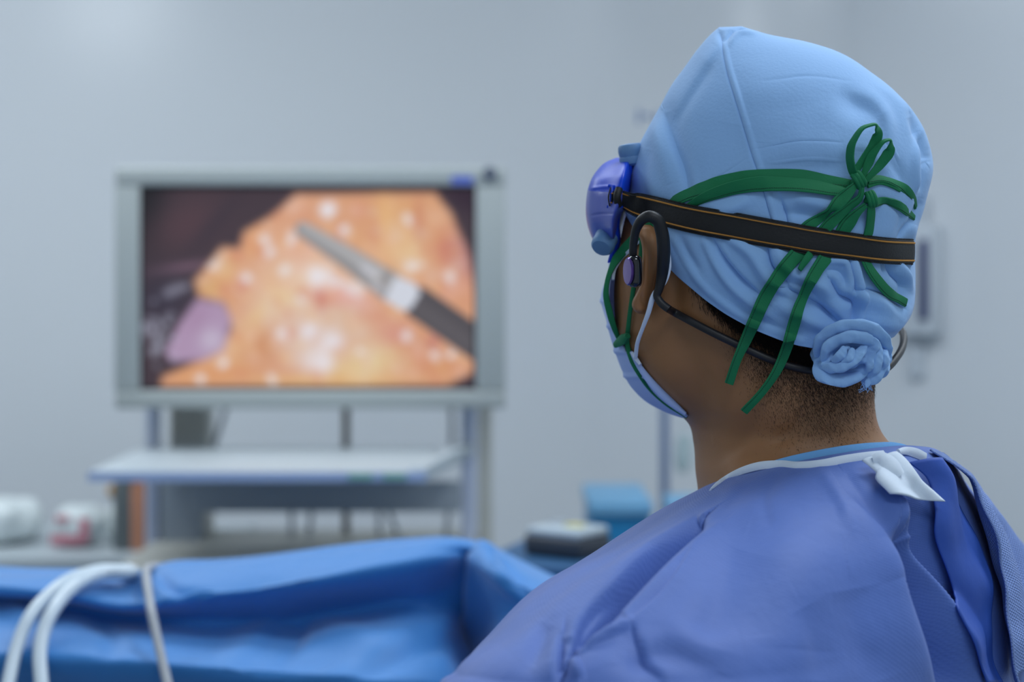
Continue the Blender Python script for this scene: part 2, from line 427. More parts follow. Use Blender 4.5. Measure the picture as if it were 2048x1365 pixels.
# picture on the display, painted into a fine grid
nu, nv = 340, 210
U, Vv = np.meshgrid(np.linspace(195, 1840, nu), np.linspace(150, 1142, nv))
def sstep(x, a, b): t = np.clip((x-a)/(b-a), 0, 1); return t*t*(3-2*t)
def polymask(pts, soft):
    pts = np.asarray(pts, float); inside = np.zeros(U.shape, bool); n = len(pts)
    for i in range(n):
        a, b = pts[i], pts[(i+1) % n]
        c = ((a[1] > Vv) != (b[1] > Vv)) & (U < (b[0]-a[0])*(Vv-a[1])/(b[1]-a[1]+1e-9)+a[0]); inside ^= c
    sd, _ = polydist(U, Vv, np.vstack([pts, pts[:1]])); d = np.where(inside, np.abs(sd), -np.abs(sd))
    return sstep(d, -soft, soft)
img = np.zeros(U.shape+(3,)); img[:] = (66, 54, 62)
def mixc(mask, col):
    global img
    img = img*(1-mask[..., None])+np.array(col, float)*mask[..., None]
def blob(x, y, sx, sy, ang, col, k=1.0, p=2.0):
    a = math.radians(ang); dx, dy = U-x, Vv-y; u = dx*math.cos(a)+dy*math.sin(a); v = -dx*math.sin(a)+dy*math.cos(a)
    mixc(k*np.exp(-((u/sx)**2+(v/sy)**2)**(p/2)), col)
blob(220, 200, 110, 250, 0, (34, 32, 38)); blob(420, 330, 180, 120, -30, (78, 58, 66)); blob(560, 330, 230, 40, -50, (60, 50, 60), .8)
blob(400, 545, 160, 25, -8, (128, 98, 116), .8); blob(300, 700, 170, 130, 0, (56, 50, 64)); blob(1800, 200, 120, 80, 20, (52, 38, 52))
tis = [(960, 185), (840, 290), (705, 370), (680, 450), (590, 450), (520, 540), (455, 610), (480, 690), (600, 720), (640, 850), (560, 960), (400, 1040), (300, 1080), (290, 1130), (1700, 1125), (1830, 1060), (1850, 700), (1800, 480), (1720, 290), (1640, 180)]
mixc(polymask(tis, 24), (212, 150, 112))
tm = polymask(tis, 34)
def tb(*a, **k):
    global img
    old = img.copy(); blob(*a, **k); img = old*(1-tm[..., None])+img*tm[..., None]
for a in [(760, 420, 60, 90, 30, (222, 150, 96)), (1500, 300, 220, 130, 10, (216, 158, 104)), (1400, 330, 40, 160, -5, (228, 176, 112)), (1560, 330, 30, 110, 0, (190, 110, 84)),
          (600, 560, 60, 70, 0, (214, 158, 84)), (560, 570, 40, 45, 0, (222, 168, 128)), (530, 650, 60, 50, 0, (204, 150, 74)), (690, 640, 26, 50, 0, (196, 96, 80)),
          (1000, 600, 230, 180, 20, (228, 200, 182)), (1000, 830, 300, 180, 0, (224, 192, 174)), (600, 1000, 140, 70, 0, (220, 170, 120)), (1450, 420, 90, 140, 0, (226, 180, 130)), (900, 700, 130, 110, -30, (230, 206, 168)), (800, 760, 160, 40, -40, (230, 196, 140)), (930, 850, 130, 100, 0, (218, 180, 158)),
          (1090, 590, 110, 60, 15, (240, 222, 206)), (1120, 700, 90, 28, 10, (196, 96, 92)), (1180, 680, 90, 40, 10, (226, 160, 150)), (1080, 720, 26, 45, 0, (178, 70, 78)),
          (1260, 720, 90, 55, 20, (224, 168, 158)), (1220, 820, 150, 70, 20, (214, 180, 150)), (1380, 820, 90, 60, 30, (216, 160, 130)), (780, 930, 90, 90, 0, (198, 128, 82)),
          (700, 900, 110, 34, -38, (226, 180, 128)), (1060, 920, 130, 110, 0, (218, 206, 204)), (1280, 960, 200, 60, -10, (220, 186, 156)), (1340, 1020, 190, 80, -15, (226, 208, 152)),
          (1560, 940, 120, 70, 30, (206, 130, 90)), (1450, 870, 80, 60, 0, (208, 140, 124)), (1650, 1000, 110, 70, 20, (206, 134, 92)), (560, 1060, 160, 40, 0, (214, 142, 90)),
          (430, 1080, 120, 40, 0, (216, 150, 98)), (1120, 1100, 400, 24, 0, (224, 180, 112)), (1520, 500, 70, 90, 0, (234, 214, 168)), (1700, 470, 50, 110, -20, (196, 112, 92)),
          (1790, 480, 60, 130, -15, (176, 116, 130)), (1640, 300, 60, 60, 0, (220, 166, 132)), (1600, 600, 120, 60, 25, (218, 160, 120)), (1720, 660, 90, 50, 25, (204, 132, 104)),
          (950, 240, 60, 50, 0, (226, 176, 150)), (940, 440, 110, 70, 30, (224, 168, 138)), (850, 600, 80, 60, 0, (224, 178, 140)), (1630, 910, 30, 40, 0, (170, 80, 70)), (1240, 1060, 110, 40, 0, (224, 196, 130))]:
    tb(*a, k=.85)
rr = np.random.default_rng(3)
for k in range(260):
    x, y = rr.uniform(500, 1800), rr.uniform(220, 1100); s_ = rr.uniform(12, 44)
    tb(x, y, s_, s_*rr.uniform(.5, 1.2), rr.uniform(0, 90), [(232, 190, 140), (204, 122, 96), (230, 186, 170), (216, 156, 100), (222, 200, 190)][k % 5], k=.4)
W_ = (232, 236, 250)
for x, y, s_ in [(1110, 245, 40), (800, 400, 36), (930, 400, 32), (1195, 355, 32), (900, 560, 36), (715, 600, 32), (830, 470, 28), (1510, 305, 34), (1530, 530, 40), (1720, 590, 36), (1070, 580, 60), (1150, 600, 40), (1060, 1000, 75), (1040, 860, 60), (1120, 900, 60), (890, 870, 36), (590, 1020, 32), (480, 1090, 30), (825, 1095, 30), (1500, 880, 34), (1640, 985, 26), (1720, 975, 24), (540, 545, 34), (1210, 640, 28), (970, 690, 26), (1270, 960, 22), (1250, 640, 40), (1120, 280, 40)]:
    for _k in range(3): tb(x+rr.normal(0, s_*.35), y+rr.normal(0, s_*.35), s_*rr.uniform(.5, .9), s_*rr.uniform(.4, .8), rr.uniform(0, 180), W_, k=.55)
mixc(polymask([(470, 700), (600, 720), (640, 800), (600, 950), (500, 1000), (340, 1010), (310, 960), (380, 820)], 22), (172, 146, 176))
blob(540, 900, 60, 60, 0, (196, 186, 206), .8); blob(470, 790, 50, 90, 25, (160, 128, 160), .5)
for k in range(34):
    x, y = rr.normal(262, 40), rr.normal(880, 70); blob(x, y, 18, 18, 0, (176, 184, 204), .35, 4)
for x, y, s_ in [(370, 650, 40), (410, 640, 26), (335, 780, 28), (240, 840, 34), (262, 960, 30), (330, 670, 36)]: blob(x, y, s_, s_*.7, -20, (150, 152, 170), .6)
sd, sp = polydist(U, Vv, [(1560, 720), (1900, 955)]); mixc(sstep(-np.abs(sd), -88, -72)*(U > 1500), (58, 58, 66))
mixc(sstep(-np.abs(sd-20), -60, -10)*.4*(U > 1540), (84, 84, 92))
sd, sp = polydist(U, Vv, [(990, 360), (1200, 490), (1420, 640)]); rad = 38+34*sp
mixc(sstep(rad-np.abs(sd), -7, 7), (146, 150, 154)); mixc(sstep(rad*.35-np.abs(sd+rad*.35), -10, 10)*.5, (182, 188, 196)); mixc(sstep(rad*.3-np.abs(sd-rad*.65), -8, 8)*.5, (104, 106, 114))
for x, y, a, b, c, col in [(1310, 560, 40, 18, 35, (206, 212, 228)), (1395, 600, 18, 46, 35, (120, 116, 118)), (1360, 640, 46, 22, 35, (186, 190, 200)), (1350, 585, 10, 30, 35, (204, 206, 210))]: blob(x, y, a, b, c, col, .9)
mixc(polymask([(1450, 590), (1540, 620), (1570, 670), (1520, 750), (1470, 755), (1390, 700)], 12), (206, 216, 232))
img = img*(1-.16*tm[..., None])+np.array([214, 186, 172.])*(.16*tm[..., None])
me_v = np.stack([sx0+.001+(U-195)/1645*(sx1-sx0-.002)-ox, np.full(U.shape, YM+.012-oy), sz1-.001-(Vv-150)/992*(sz1-sz0-.002)-oz], -1)
scr_m = bpy.data.materials.new('display_picture'); scr_m.use_nodes = True
nt = scr_m.node_tree; pb = nt.nodes['Principled BSDF']; at_ = nt.nodes.new('ShaderNodeVertexColor'); at_.layer_name = 'picture'
pb.inputs['Base Color'].default_value = (.01, .01, .01, 1); pb.inputs['Roughness'].default_value = .35; pb.inputs['Specular IOR Level'].default_value = .2
nt.links.new(at_.outputs['Color'], pb.inputs['Emission Color']); pb.inputs['Emission Strength'].default_value = 0.97
scr = mesh_obj('screen', me_v.reshape(-1, 3), gfaces(nv, nu, False, True), scr_m, mon, False)
ca = scr.data.color_attributes.new('picture', 'FLOAT_COLOR', 'POINT')
cc = np.ones((nu*nv, 4)); cc[:, :3] = lin(np.clip(img, 0, 255)).reshape(-1, 3); ca.data.foreach_set('color', cc.ravel())
mb = MB(); bx(mb, X_(903, YM), X_(946, YM), YM-.002, YM+.002, Z_(352, YM), Z_(369, YM), 0, O); mb.build('sticker', M['stick'], mon, False)['label'] = 'small blue sticker'
mb = MB().lathe([(.0005, 0), (.0125, 0), (.0125, .004), (.009, .005), (.0005, .005)], (X_(980, YM)-ox, -.001, Z_(347, YM)-oz), (0, -1, 0)); mb.build('badge', M['bezel_d'], mon)['label'] = 'dark round badge'
# mount behind the monitor
mb = MB(); bx(mb, X_(560, 3.3), X_(800, 3.3), YM+.10, YM+.16, z0+.12, z0+.32, .01, O); mb.build('mount', M['dgrey'], mon)

cart = bpy.data.objects.new('monitor_cart', None); S.collection.objects.link(cart); cart.location = (-.40, 3.2, 0)
tag(cart, 'grey aluminium equipment cart carrying the big monitor, with a white laminate shelf', 'cart')
CO = (-.40, 3.2, 0)
YP = 3.26
def cbox(name, pxa, pxb, ya, yb, za, zb, m, bev=.003, lab=None, Y=YP, par=cart):
    mb = MB(); bx(mb, X_(pxa, Y), X_(pxb, Y), ya, yb, za, zb, bev, CO); o = mb.build(name, m, par)
    if lab: o['label'] = lab
    return o
def post(pxa, pxb, y, z1, m='alu'):
    mb = MB(); w = X_(pxb, YP)-X_(pxa, YP); bx(mb, X_(pxa, YP), X_(pxb, YP), y, y+w*1.4, .08, z1, .003, CO)
    for k in (.33, .67):
        bx(mb, X_(pxa, YP)+w*k-.0015, X_(pxa, YP)+w*k+.0015, y-.0025, y+.002, .08, z1, 0, CO)
    return mb.build('post', M[m], cart)
post(290, 316, YP, z0+.2); post(922, 952, YP, z0+.2)
cbox('cable_duct', 956, 984, YP+.01, YP+.07, .08, z0+.2, M['mgrey'])
cbox('column', 326, 400, YP+.06, YP+.16, Z_(1135, YP), z0+.2, M['mgrey'], lab='grey ribbed column')
mb = MB()
for k in range(5):
    mb.box((X_(335+k*14, YP)+.40, YP+.058-3.2, 1.22), (.004, .006, .44))
mb.build('rib', M['mgrey'], cart, False)
# shelf
sh = [at(176, 943, 2.82), at(851, 943, 2.82)]
zs = sh[0][2]; mb = MB(); bx(mb, sh[0][0], sh[1][0], 2.82, 3.22, zs-.016, zs, .003, CO); shf = mb.build('shelf', M['shelf'], cart)
shf['label'] = 'white laminate shelf'
mb = MB(); bx(mb, sh[0][0], sh[1][0]+.001, 2.817, 2.822, zs-.017, zs-.001, 0, CO); mb.build('edge_band', M['edge'], shf, False)
for a, b in ((697, 745), (766, 812)):
    mb = MB(); bx(mb, X_(a, 2.815), X_(b, 2.815), 2.8135, 2.8175, zs-.0125, zs-.004, 0, CO); mb.build('sticker', M['lgreen'], shf, False)['label'] = 'pale green sticker'
mb = MB(); mb.box((sh[1][0]+.02+.40, 3.04-3.2, zs-.006), (.028, .44, .024), -.16, .004); mb.build('shelf_rail', M['shelf'], cart)
cbox('apron', 385, 922, YP-.03, YP-.01, Z_(1021, YP), Z_(960, YP), M['dgrey'], lab='dark grey back panel')
cbox('side_panel', 322, 400, YP-.005, YP+.05, Z_(1120, YP), Z_(962, YP), M['dgrey'], lab='dark grey side panel')
mb = MB(); bx(mb, X_(290, 3.2), X_(960, 3.2), 2.86, 3.42, .975, 1.0, .004, CO); mb.build('lower_shelf', M['mgrey'], cart)
mb = MB(); bx(mb, X_(280, YP), X_(980, YP), 2.86, 3.45, .07, .12, .01, CO); mb.build('base', M['dgrey'], cart)
for sx in (X_(300, YP), X_(965, YP)):
    for sy in (2.92, 3.40):
        MB().lathe([(.002, -.012), (.035, -.012), (.035, .012), (.002, .012)], (sx-CO[0], sy-CO[1], .035), (1, 0, 0)).build('castor', M['rubber'], cart)
rod = MB().tube([(0, 0, .0), (0, 0, z0+.2)], .0075).build('support_rod', M['brown'], cart); rod.location = (X_(692, 3.35)-CO[0], .15, .1)
for i, (pa, lab) in enumerate([([(582, 1015), (583, 1060), (580, 1110)], 'left of the pair under the dark back panel'), ([(624, 1015), (619, 1060), (614, 1110)], 'right of the pair under the dark back panel'),
        ([(757, 1010), (758, 1060), (756, 1110)], 'just right of the brown rod below the panel'), ([(772, 1012), (788, 1050), (802, 1100), (806, 1120)], 'slanting below the dark panel'),
        ([(898, 1012), (893, 1060), (884, 1110)], 'beside the right post below the panel'), ([(452, 815), (440, 855), (428, 893)], 'slanting under the monitor at left'), ([(902, 815), (904, 855), (902, 893)], 'under the right end of the monitor')]):
    p = path([at(a, b, 3.32) for a, b in pa], 14)
    o = MB().tube(p, .0045 if i < 5 else .005, 8).build('cable', M['cord']); tag(o, 'thin grey cable hanging behind the cart, '+lab, 'cable', 'cables behind the monitor cart')

# ------------------------------------------------------------------ supply table, left background
tb_ = bpy.data.objects.new('supply_table', None); S.collection.objects.link(tb_); tb_.location = (-1.1, 3.75, 0)
tag(tb_, 'white topped supply table behind the draped patient at far left', 'table')
ZT = .93
MB().box((0, 0, ZT-.0125), (1.0, .5, .025), 0, .004).build('table_top', M['shelf'], tb_)
for sx in (-.47, .47):
    for sy in (-.22, .22): MB().tube([(sx, sy, 0), (sx, sy, ZT-.025)], .014).build('leg', M['steel'], tb_)
def pack(c, d, rz, m, name, label, cat, group=None, seed=0):
    n, k = 26, 18; th = np.linspace(0, 2*math.pi, n, endpoint=False); V = []
    for i in range(k):
        v = -math.pi/2+math.pi*i/(k-1)
        for t in th:
            x = math.copysign(abs(math.cos(t))**.6, math.cos(t))*abs(math.cos(v))**.7; y = math.copysign(abs(math.sin(t))**.6, math.sin(t))*abs(math.cos(v))**.7
            z = math.copysign(abs(math.sin(v))**.8, math.sin(v)); V.append((x*d[0]/2, y*d[1]/2, z*d[2]/2))
    V = np.array(V); V *= (1+noise3(V, 30, .16, seed))[:, None]; V[:, 2] += d[2]/2
    Fc = gfaces(k, n)
    o = mesh_obj(name, V, Fc, m); o.location = c; o.rotation_euler = (0, 0, rz); tag(o, label, cat, group); return o
g = 'white wrapped packs on the supply table'
pack((-1.40, 3.70, ZT+.006), (.24, .2, .12), .2, M['poly'], 'supply_pack', 'puffy white wrapped pack at the left edge of the picture', 'supply pack', g, 1)
pack((-1.13, 3.72, ZT+.004), (.20, .18, .09), -.2, M['poly'], 'supply_pack', 'flat white wrapped pack left of the red printed packet', 'supply pack', g, 2)
pack((-1.36, 3.74, ZT+.128), (.22, .18, .08), .4, M['poly'], 'supply_pack', 'white wrapped pack topmost of the pile on the supply table', 'supply pack', g, 3)
pr = pack((-.925, 3.66, ZT), (.11, .10, .085), .1, M['poly'], 'packet', 'clear packet with red print beside the grey carton', 'packet', None, 4)
for a, b, c, d in [(-.02, .01, .07, .02), (.015, .03, .02, .05), (-.03, .055, .03, .014)]:
    mb = MB().box((a, -.052, b+.01), (c, .006, d), .1, .002); mb.build('print', M['red'], pr)['label'] = 'red print'
pack((-.845, 3.77, ZT+.086), (.10, .06, .035), .3, M['ochre'], 'pouch', 'small ochre pouch lying above the red printed packet', 'pouch', None, 5)
pack((-.845, 3.78, ZT), (.12, .09, .078), .1, M['poly'], 'supply_pack', 'small white pack under the ochre pouch', 'supply pack', g, 6)
mb = MB(); mb.box((0, 0, .075), (.037, .06, .15), 0, .002)
o = mb.build('carton', M['box']); o.location = (X_(250, 3.62), 3.62, ZT); tag(o, 'upright dark grey carton left of the amber bottle', 'carton')
bt = MB().lathe([(.001, 0), (.017, 0), (.018, .01), (.018, .13), (.014, .143), (.0135, .148), (.001, .149)], (0, 0, 0)).build('bottle', M['amber'])
bt.location = (X_(279, 3.60), 3.60, ZT); tag(bt, 'amber brown bottle with a blue cap beside the left cart post', 'bottle')
MB().lathe([(.001, 0), (.016, 0), (.018, .01), (.017, .036), (.010, .042), (.001, .042)], (0, 0, .148)).build('cap', M['bcap'], bt)['label'] = 'blue cap'

# ------------------------------------------------------------------ right background: machine, teal cabinet, pole, wall box
ec = bpy.data.objects.new('equipment_trolley', None); S.collection.objects.link(ec); ec.location = (X_(1118, 2.68), 2.68, 0)
tag(ec, 'grey trolley with a dark blue top tray under the small machine', 'trolley')
zt = Z_(1118, 2.62)
MB().box((0, 0, zt-.012), (.20, .24, .024), -.35, .006).build('tray', M['dtray'], ec)['label'] = 'dark blue tray'
MB().box((0, .0, (zt-.024+.1)/2), (.15, .19, zt-.124), -.35, .008).build('body', M['mgrey'], ec)
MB().box((.06, -.045, zt-.13), (.09, .16, .16), -.35, .006).build('drawer', M['teal'], ec)['label'] = 'teal drawer front'
for a in (-.07, .07):
    for b in (-.09, .09): MB().lathe([(.002, -.01), (.03, -.01), (.03, .01), (.002, .01)], (a, b, .03), (1, 0, 0)).build('castor', M['rubber'], ec)
dv = bpy.data.objects.new('patient_monitor', None); S.collection.objects.link(dv); dv.location = (X_(1136, 2.64), 2.66, zt); dv.scale = (.9, .9, .95)
dv.name = 'tabletop_machine'
tag(dv, 'small charcoal machine with a light grey top on the dark blue tray', 'machine'); dv.rotation_euler = (0, 0, -.62)
MB().box((0, 0, .018), (.118, .105, .036), 0, .010).build('housing', M['devd'], dv)
MB().box((0, 0, .040), (.110, .097, .014), 0, .006).build('top_panel', M['dev'], dv)['label'] = 'light grey sloping top'
MB().box((.012, .005, .048), (.034, .022, .004), 0, .001).build('label_plate', M['yel'], dv)['label'] = 'yellow label'
MB().box((-.032, .022, .048), (.03, .03, .005), 0, .002).build('keypad', M['dgrey'], dv)
tc_ = bpy.data.objects.new('cabinet', None); S.collection.objects.link(tc_); tc_.location = (X_(1232, 3.45), 3.45, 0)
tag(tc_, 'teal blue cabinet with a lighter top behind the small machine', 'cabinet')
za = Z_(1004, 3.3)
MB().box((0, 0, (za-.03)/2), (.115, .28, za-.03), 0, .004).build('body', M['teal'], tc_)
MB().box((0, 0, za-.015), (.125, .30, .03), 0, .006).build('cabinet_top', M['lblue'], tc_)['label'] = 'lighter blue top'
for k in range(3):
    d_ = MB().box((0, -.142, .25+.26*k), (.10, .01, .22), 0, .003).build('drawer', M['teal'], tc_)
    MB().box((0, -.150, .32+.26*k), (.05, .01, .008), 0, .002).build('handle', M['steel'], d_)
cc2 = MB().box((X_(1380, 3.3), 3.3, Z_(1000, 3.3)/2), (.09, .2, Z_(1000, 3.3)), 0, .006).build('bin', M['lblue']); tag(cc2, 'pale blue bin standing right of the steel pole', 'bin')
ip = bpy.data.objects.new('drip_stand', None); S.collection.objects.link(ip); YI = 3.9; ip.location = (X_(1329, YI), YI, 0)
tag(ip, 'slim steel drip stand rising behind the surgeon\'s face mask', 'drip stand')
MB().tube([(0, 0, .05), (0, 0, 1.86)], .0105, 14).build('pole', M['steel'], ip)
MB().lathe([(.002, 0), (.03, 0), (.03, .04), (.012, .06), (.002, .06)], (0, 0, .03)).build('hub', M['steel'], ip)
for k in range(5):
    a = 2*math.pi*k/5; MB().tube([(0, 0, .055), (.16*math.cos(a), .16*math.sin(a), .05), (.27*math.cos(a), .27*math.sin(a), .02)], .011, 10).build('leg', M['steel'], ip)
for k in range(4):
    a = 2*math.pi*k/4+.2; c, s_ = math.cos(a), math.sin(a)
    MB().tube(path([(0, 0, 1.85), (.03*c, .03*s_, 1.87), (.055*c, .055*s_, 1.875), (.062*c, .062*s_, 1.855), (.06*c, .06*s_, 1.89)], 14), .0035, 8).build('hook', M['steel'], ip)
bg = pack((X_(1366, 3.92), 3.92, Z_(945, 3.92)), (.042, .022, .085), 0, M['bag'], 'drip_bag', 'clear drip bag hanging right of the steel pole', 'drip bag', None, 9)
MB().tube([(0, 0, .083), (0, 0, .30), (-.012, -.02, .55), (-.02, -.01, .62)], .0012, 6).build('line', M['bag'], bg)
def on_corner(px):
    s_ = (px-CX)/F; t = (s_*4.6-.6)/(1+s_); return .6+t, 4.6-t
wx, wy = on_corner(1846)
wb = bpy.data.objects.new('wall_box', None); S.collection.objects.link(wb); wb.location = (wx, wy, Z_(560, wy)); wb.rotation_euler = (0, 0, -math.pi/4)
wb.name = 'wall_dispenser'
tag(wb, 'pale grey box with a dark navy edge mounted on the corner wall', 'wall dispenser')
MB().box((0, -.03, 0), (.11, .06, .27), 0, .006).build('housing', M['wplate'], wb)
MB().box((.041, -.064, .0), (.022, .012, .195), 0, .003).build('edge_strip', M['navy'], wb)['label'] = 'dark navy vertical strip'
MB().box((-.015, -.02, .17), (.07, .03, .07), 0, .004).build('bracket', M['wplate'], wb)
wx, wy = on_corner(1836)
o = MB().box((0, -.008, 0), (.045, .016, .085), 0, .003).build('socket_plate', M['wplate']); o.location = (wx, wy, Z_(722, wy)); o.rotation_euler = (0, 0, -math.pi/4)
tag(o, 'small pale plate on the wall under the navy edged box', 'wall plate')

# ------------------------------------------------------------------ blue drape
cols = [-420, -200, 0, 150, 285, 330, 420, 560, 700, 820, 890, 950, 1000, 1060, 1130, 1250, 1450]
rid = [1150, 1143, 1140, 1146, 1156, 1142, 1133, 1119, 1105, 1094, 1090, 1097, 1113, 1139, 1168, 1215, 1260]
y1_ = [1180, 1172, 1172, 1184, 1206, 1202, 1186, 1170, 1146, 1124, 1112, 1118, 1150, 1182, 1205, 1250, 1300]
y2_ = [1215, 1205, 1203, 1222, 1243, 1246, 1252, 1250, 1232, 1216, 1222, 1290, 1240, 1250, 1270, 1310, 1350]
y3_ = [1335, 1332, 1330, 1334, 1338, 1340, 1347, 1356, 1368, 1385, 1395, 1400, 1350, 1340, 1350, 1390, 1430]
dep1 = [.06, .06, .06, .06, .07, .07, .065, .06, .055, .045, .03, .00, .07, .09, .10, .10, .10]     # how far the top roll comes forward
dep2 = [.035, .035, .035, .035, .035, .035, .03, .01, .01, .01, .0, -.03, .06, .10, .12, .12, .12]       # recess
dep3 = [.15, .15, .15, .15, .15, .15, .15, .155, .16, .155, .13, .09, .13, .15, .17, .18, .18]
YD = 1.86
ncol = 260; cp = np.linspace(cols[0], cols[-1], ncol)
ip_ = lambda a: spline(cols, np.array(a, float).reshape(-1, 1), cp)[:, 0]
R_, A1, A2, A3, D1, D2, D3 = map(ip_, (rid, y1_, y2_, y3_, dep1, dep2, dep3))
rowsD = []
kt = [0, .12, .2, .3, .42, .5, .6, .68, .8, .9, 3.2]
ctrl = np.zeros((11, ncol, 3))
X0 = (cp-CX)/F*YD
def rw(py, dd): Y = YD-dd; return np.stack([X0, Y, H-(py-CY)/F*Y], -1)
top = rw(R_, 0*R_)
ctrl[0] = top+np.array([0, .55, -.30]); ctrl[1] = top+np.array([0, .22, -.09]); ctrl[2] = top+np.array([0, .05, -.010])
ctrl[3] = rw(R_+1, .006+0*R_); ctrl[4] = rw(A1-3, D1); ctrl[5] = rw(A1+12, D1+.004); ctrl[6] = rw(A2, D2); ctrl[7] = rw((A2*.4+A3*.6), D3*.75+D2*.25)
ctrl[8] = rw(A3, D3); ctrl[9] = rw(A3+70, D3-.03); b10 = rw(A3+70, D3); b10[:, 2] = .03; b10[:, 1] = YD-.12; ctrl[10] = b10
vt = np.r_[np.linspace(0, .9, 170), np.linspace(.91, 3.2, 60)]
GD = spline(kt, ctrl, vt)
ND = gnormals(GD, False)
if ND[60, 100, 1] > 0: ND = -ND
GD = folds(GD, ND, [
    ([(955, 1098), (956, 1160), (950, 1300)], 30, 5, 16), ([(930, 1110), (900, 1180), (850, 1260)], 30, 40, -10), ([(960, 1102), (1000, 1150), (1060, 1215)], 12, 12, 6),
    ([(985, 1118), (1040, 1165), (1075, 1210)], 8, 12, -6), ([(640, 1260), (760, 1290), (900, 1240)], 24, 30, 8), ([(430, 1335), (560, 1340), (700, 1300)], 20, 20, -6),
    ([(700, 1365), (820, 1310), (930, 1270)], 22, 22, -8), ([(0, 1300), (150, 1310), (280, 1300)], 30, 30, 4), ([(320, 1150), (340, 1175), (420, 1190)], 10, 10, -6), ([(275, 1170), (292, 1200)], 12, 14, -7),
    ([(300, 1165), (340, 1200), (370, 1200)], 8, 8, 4), ([(560, 1230), (500, 1290), (440, 1330)], 20, 30, 7), ([(620, 1240), (600, 1280), (560, 1320)], 14, 22, -6),
    ([(20, 1210), (60, 1260), (70, 1320)], 20, 20, 6), ([(180, 1240), (220, 1280), (220, 1330)], 20, 25, -5)])
GD = GD+ND*noise3(GD, 12, .004, 5)[..., None]
dr = mesh_obj('surgical_drape', GD.reshape(-1, 3), gfaces(len(vt), ncol, False), M['drape'])
tag(dr, 'bright blue surgical drape over the operating table, tented to a corner', 'surgical drape')
m_ = dr.modifiers.new('solid', 'SOLIDIFY'); m_.thickness = .002
bD = make_bvh([dr])
def hose(pix, r, name, m, label, cat, group, lift, back=True):
    p = path(np.array(pix, float), 40); yy = p[:, 1]
    P = at(p[:, 0], yy, np.interp(yy, [1138, 1150, 1175, 1230, 1370], [1.845, 1.815, 1.775, 1.735, 1.680])-lift*.6)
    e = P[0]; tail = [e+np.array([.0, .30, -.16]), e+np.array([.0, .16, -.06]), e+np.array([.0, .07, -.012])]
    if not back: tail = [e+np.array([.002, .16, -.05]), e+np.array([.0, .06, -.006])]
    b = P[-1]; end = [b+(P[-1]-P[-4])*2.5, b+(P[-1]-P[-4])*5+np.array([0, .0, -.05])]
    pts = path(np.vstack([tail, P[::3], end]), 90)
    o = MB().tube(pts, r, 14).build(name, m); tag(o, label, cat, group); return o
hose([(232, 1141), (218, 1140), (180, 1145), (136, 1161), (95, 1192), (58, 1236), (31, 1304), (17, 1368)], .0066, 'suction_hose', M['hose'], 'outer of the two clear white hoses arching over the drape, nearest the left edge', 'hose', 'clear hoses over the drape', .012)
hose([(240, 1146), (221, 1146), (190, 1152), (153, 1170), (119, 1204), (92, 1250), (80, 1304), (83, 1368)], .0070, 'suction_hose', M['hose'], 'inner of the two clear white hoses arching over the drape', 'hose', 'clear hoses over the drape', .012)
hose([(292, 1142), (294, 1165), (302, 1220), (317, 1290), (335, 1368)], .0047, 'cable', M['cord'], 'grey cable running straight down over the blue drape', 'cable', None, .006, False)

# ------------------------------------------------------------------ the surgeon: body
def R4(t, lx, ly, nx, ny, nd, rx, ry, fd, ls=1.197, rs=1.162, fx=None, fy=None):
    return (t, (lx, ly, ls), (nx, ny, nd), (rx, ry, rs), (nx if fx is None else fx, ny if fy is None else fy, fd))
head = [R4(0, 1490, 118, 1520, 120, 1.16, 1550, 115, 1.20), R4(.08, 1400, 150, 1520, 152, 1.125, 1650, 150, 1.235), R4(.18, 1358, 212, 1530, 212, 1.108, 1740, 210, 1.26),
        R4(.3, 1312, 300, 1540, 302, 1.102, 1810, 300, 1.268), R4(.4, 1276, 370, 1545, 372, 1.100, 1826, 370, 1.27), R4(.48, 1250, 440, 1545, 440, 1.101, 1815, 440, 1.27),
        R4(.54, 1238, 500, 1540, 500, 1.103, 1800, 500, 1.268), R4(.6, 1230, 560, 1530, 560, 1.106, 1788, 560, 1.265), R4(.66, 1229, 620, 1520, 620, 1.110, 1778, 620, 1.263),
        R4(.72, 1237, 680, 1515, 680, 1.114, 1766, 680, 1.26), R4(.77, 1262, 735, 1515, 735, 1.117, 1754, 740, 1.26), R4(.81, 1300, 778, 1530, 778, 1.118, 1749, 780, 1.258),
        R4(.84, 1345, 818, 1550, 818, 1.117, 1750, 818, 1.25), R4(.865, 1375, 845, 1565, 845, 1.117, 1756, 848, 1.245), R4(.9, 1387, 885, 1580, 880, 1.117, 1774, 880, 1.245),
        R4(.94, 1391, 940, 1590, 925, 1.108, 1815, 912, 1.25), R4(.97, 1394, 1010, 1600, 965, 1.085, 1860, 950, 1.26), R4(1.0, 1350, 1090, 1600, 1030, 1.05, 1900, 1010, 1.30)]
nph = 320
GH = loft(head, 300, nph)
def outward(G, N):
    c = G.mean(1, keepdims=True); s_ = ((G-c)*N).sum(); return N if s_ > 0 else -N
NH = outward(GH, gnormals(GH))
GH = folds(GH, NH, [([(1285, 640), (1310, 720), (1350, 790), (1385, 850)], 26, 34, 2.2), ([(1340, 600), (1370, 680), (1400, 760), (1420, 850)], 26, 34, -3.0), ([(1345, 520), (1350, 580), (1345, 620)], 20, 14, -3.5),
     ([(1500, 760), (1470, 850), (1440, 960)], 40, 50, 1.8), ([(1690, 700), (1640, 800), (1560, 900)], 40, 40, -2.2), ([(1600, 900), (1520, 900), (1450, 940)], 20, 14, 2),
     ([(1640, 790), (1700, 830), (1760, 880)], 30, 30, -1.5), ([(1260, 520), (1262, 600), (1275, 660)], 24, 24, 1.2), ([(1470, 930), (1560, 880), (1640, 800)], 12, 16, -1.2)])
mb = MB(); mb.add(GH.reshape(-1, 3), gfaces(300, nph))
